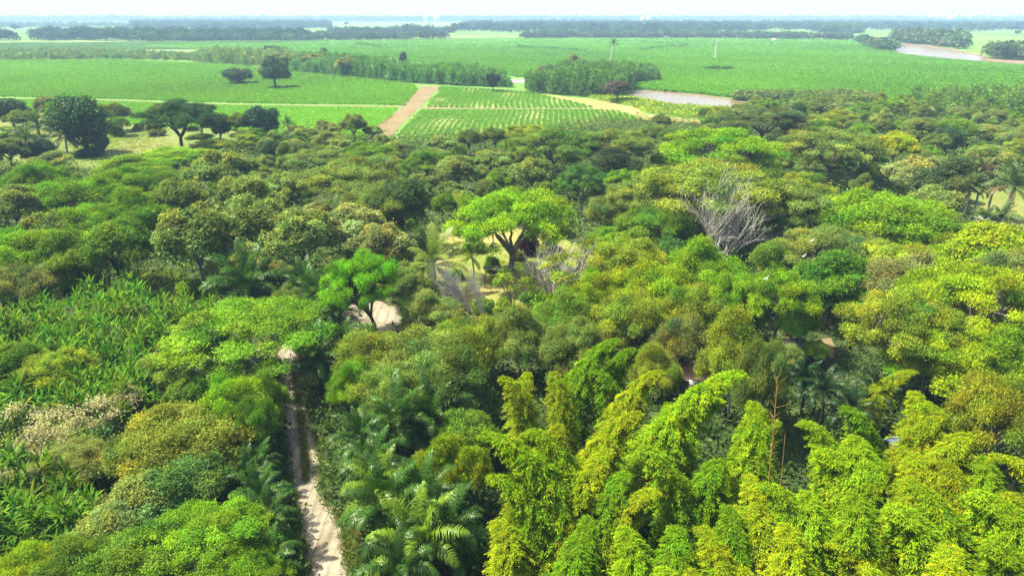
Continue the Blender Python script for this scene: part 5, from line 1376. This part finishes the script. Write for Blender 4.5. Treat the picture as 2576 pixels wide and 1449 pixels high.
# wind pump mast in the cane field
q = at(1798, 150, 0)
t = thing('mast', (q[0], q[1], 0), label='thin white mast with a small round head in the cane field', cat='mast')
for sx, sy in ((-1, -1), (1, -1), (1, 1), (-1, 1)): part('leg', MB().tube([(sx * .9, sy * .9, -.2), (sx * .12, sy * .12, 17)], [.10, .08], 5), t, (.62, .62, .60))
mb = MB()
for z in np.linspace(2, 15.5, 7):
    r = .9 - .78 * z / 17
    for a, b in (((-1, -1), (1, -1)), ((1, -1), (1, 1)), ((1, 1), (-1, 1)), ((-1, 1), (-1, -1))): mb.tube([(a[0] * r, a[1] * r, z), (b[0] * r, b[1] * r, z + 1.2)], [.05, .05], 4)
part('brace', mb, t, (.62, .62, .60))
mb = MB()
for k in range(14):
    a = k * 2 * math.pi / 14; c, s_ = math.cos(a), math.sin(a); c2, s2 = math.cos(a + .3), math.sin(a + .3)
    mb.add([(.3 * c, -.4, 17.3 + .3 * s_), (1.7 * c, -.45, 17.3 + 1.7 * s_), (1.7 * c2, -.28, 17.3 + 1.7 * s2), (.3 * c2, -.36, 17.3 + .3 * s2)], [(0, 1, 2, 3)])
part('wheel', mb, t, (.66, .66, .66))
q = at(1947, 106, 0)
house_px = [(1947, 104.5, 'tiny white pump house at the far side of the cane field')]
for px, py, lab in house_px:
    q = at(px, py, 0); t = thing('pump_house', (q[0], q[1], 0), label=lab, cat='hut')
    part('wall', MB().box((0, 0, 1.9), (7, 4, 4.2)), t, (.7, .68, .62)); part('roof', MB().box((0, 0, 4.1), (8, 5, .3)), t, (.5, .48, .45))
# far buildings near the horizon
def block(px, d, w, hgt, label, c=(.72, .70, .66), n=1, group=None):
    r = ray(px, 50); x = r[0] / r[1] * d
    t = thing('apartment_block', (x, d, 0), label=label, cat='building', group=group)
    part('wall', MB().box((0, 0, hgt / 2), (w, 16, hgt)), t, c); part('roof', MB().box((0, 0, hgt + .6), (w + 1.5, 17.5, 1.2)), t, (.45, .43, .42))
    for z in np.arange(4, hgt - 2, 6): part('window_band', MB().box((0, -8.1, z), (w * .86, .2, 2.2)), t, (.12, .15, .18))
block(1071, 5200, 26, 44, 'left of the two hazy apartment blocks on the horizon', group='far blocks')
block(1098, 5200, 40, 42, 'right of the two hazy apartment blocks on the horizon', group='far blocks')
block(1617, 3300, 14, 36, 'left of the two white towers rising from the blue wood', (.8, .79, .76), group='white towers')
block(1632, 3300, 18, 42, 'right of the two white towers rising from the blue wood', (.8, .79, .76), group='white towers')
rng = np.random.RandomState(8)
for k in range(26):
    px = rng.uniform(2330, 2590); d = rng.uniform(5200, 7200); r = ray(px, 50)
    w_ = rng.uniform(25, 60); hg = rng.uniform(25, 50)
    o = link('town_house', MB().box((0, 0, hg / 2), (w_, 20, hg)).box((0, 0, hg + .8), (w_ * 1.05, 22, 1.6)).mesh('town_house', M_BUILD, False), None, (.78, .76, .72))
    o.location = (r[0] / r[1] * d, d, 0); setp(o, 'white building of the hazy town below the mountain', 'building', 'white buildings of the far town')
# egrets on tree tops
mbE = MB()
mbE.tube([(-.34, 0, .30), (-.22, 0, .33), (-.05, 0, .37), (.12, 0, .42), (.2, 0, .52), (.17, 0, .66), (.2, 0, .78), (.25, 0, .82), (.31, 0, .81), (.43, 0, .78)], [.015, .07, .11, .085, .045, .028, .028, .038, .03, .006], 8)
for sy in (-.04, .04): mbE.tube([(0, sy, .32), (.02, sy, .15), (0, sy, -.05)], [.014, .01, .01], 4)
ME = mbE.mesh('egret', M_BUILD, False, True)
for px, py, hgt, lab in ((2042, 611, 9.6, 'white egret perched on the flat dull umbrella crown'), (2022, 650, 9.5, 'white egret perched below the flat dull umbrella crown'), (1927, 707, 10.6, 'white egret perched on the layered lime tree')):
    q = at(px, py, hgt); o = link('egret', ME, None, (.8, .8, .78)); o.location = tuple(q); o.scale = (.8,) * 3; setp(o, lab, 'bird', 'white egrets')
# fence posts of the left meadow
for i, (px, py) in enumerate([(126, 378), (136, 368), (148, 366), (178, 362), (186, 363), (224, 350), (236, 348), (318, 345), (360, 345), (398, 346), (520, 350), (575, 346)]):
    q = at(px, py, 0); o = link('fence_post', MB().tube([(0, 0, -.2), (.03, 0, .9), (0, .02, 2.0)], [.10, .09, .08], 6).mesh('fence_post', M_BARK, False, True), None, (.33, .28, .22)); o.location = tuple(q)
    setp(o, 'weathered wooden post standing on the left meadow', 'post', 'posts on the left meadow')
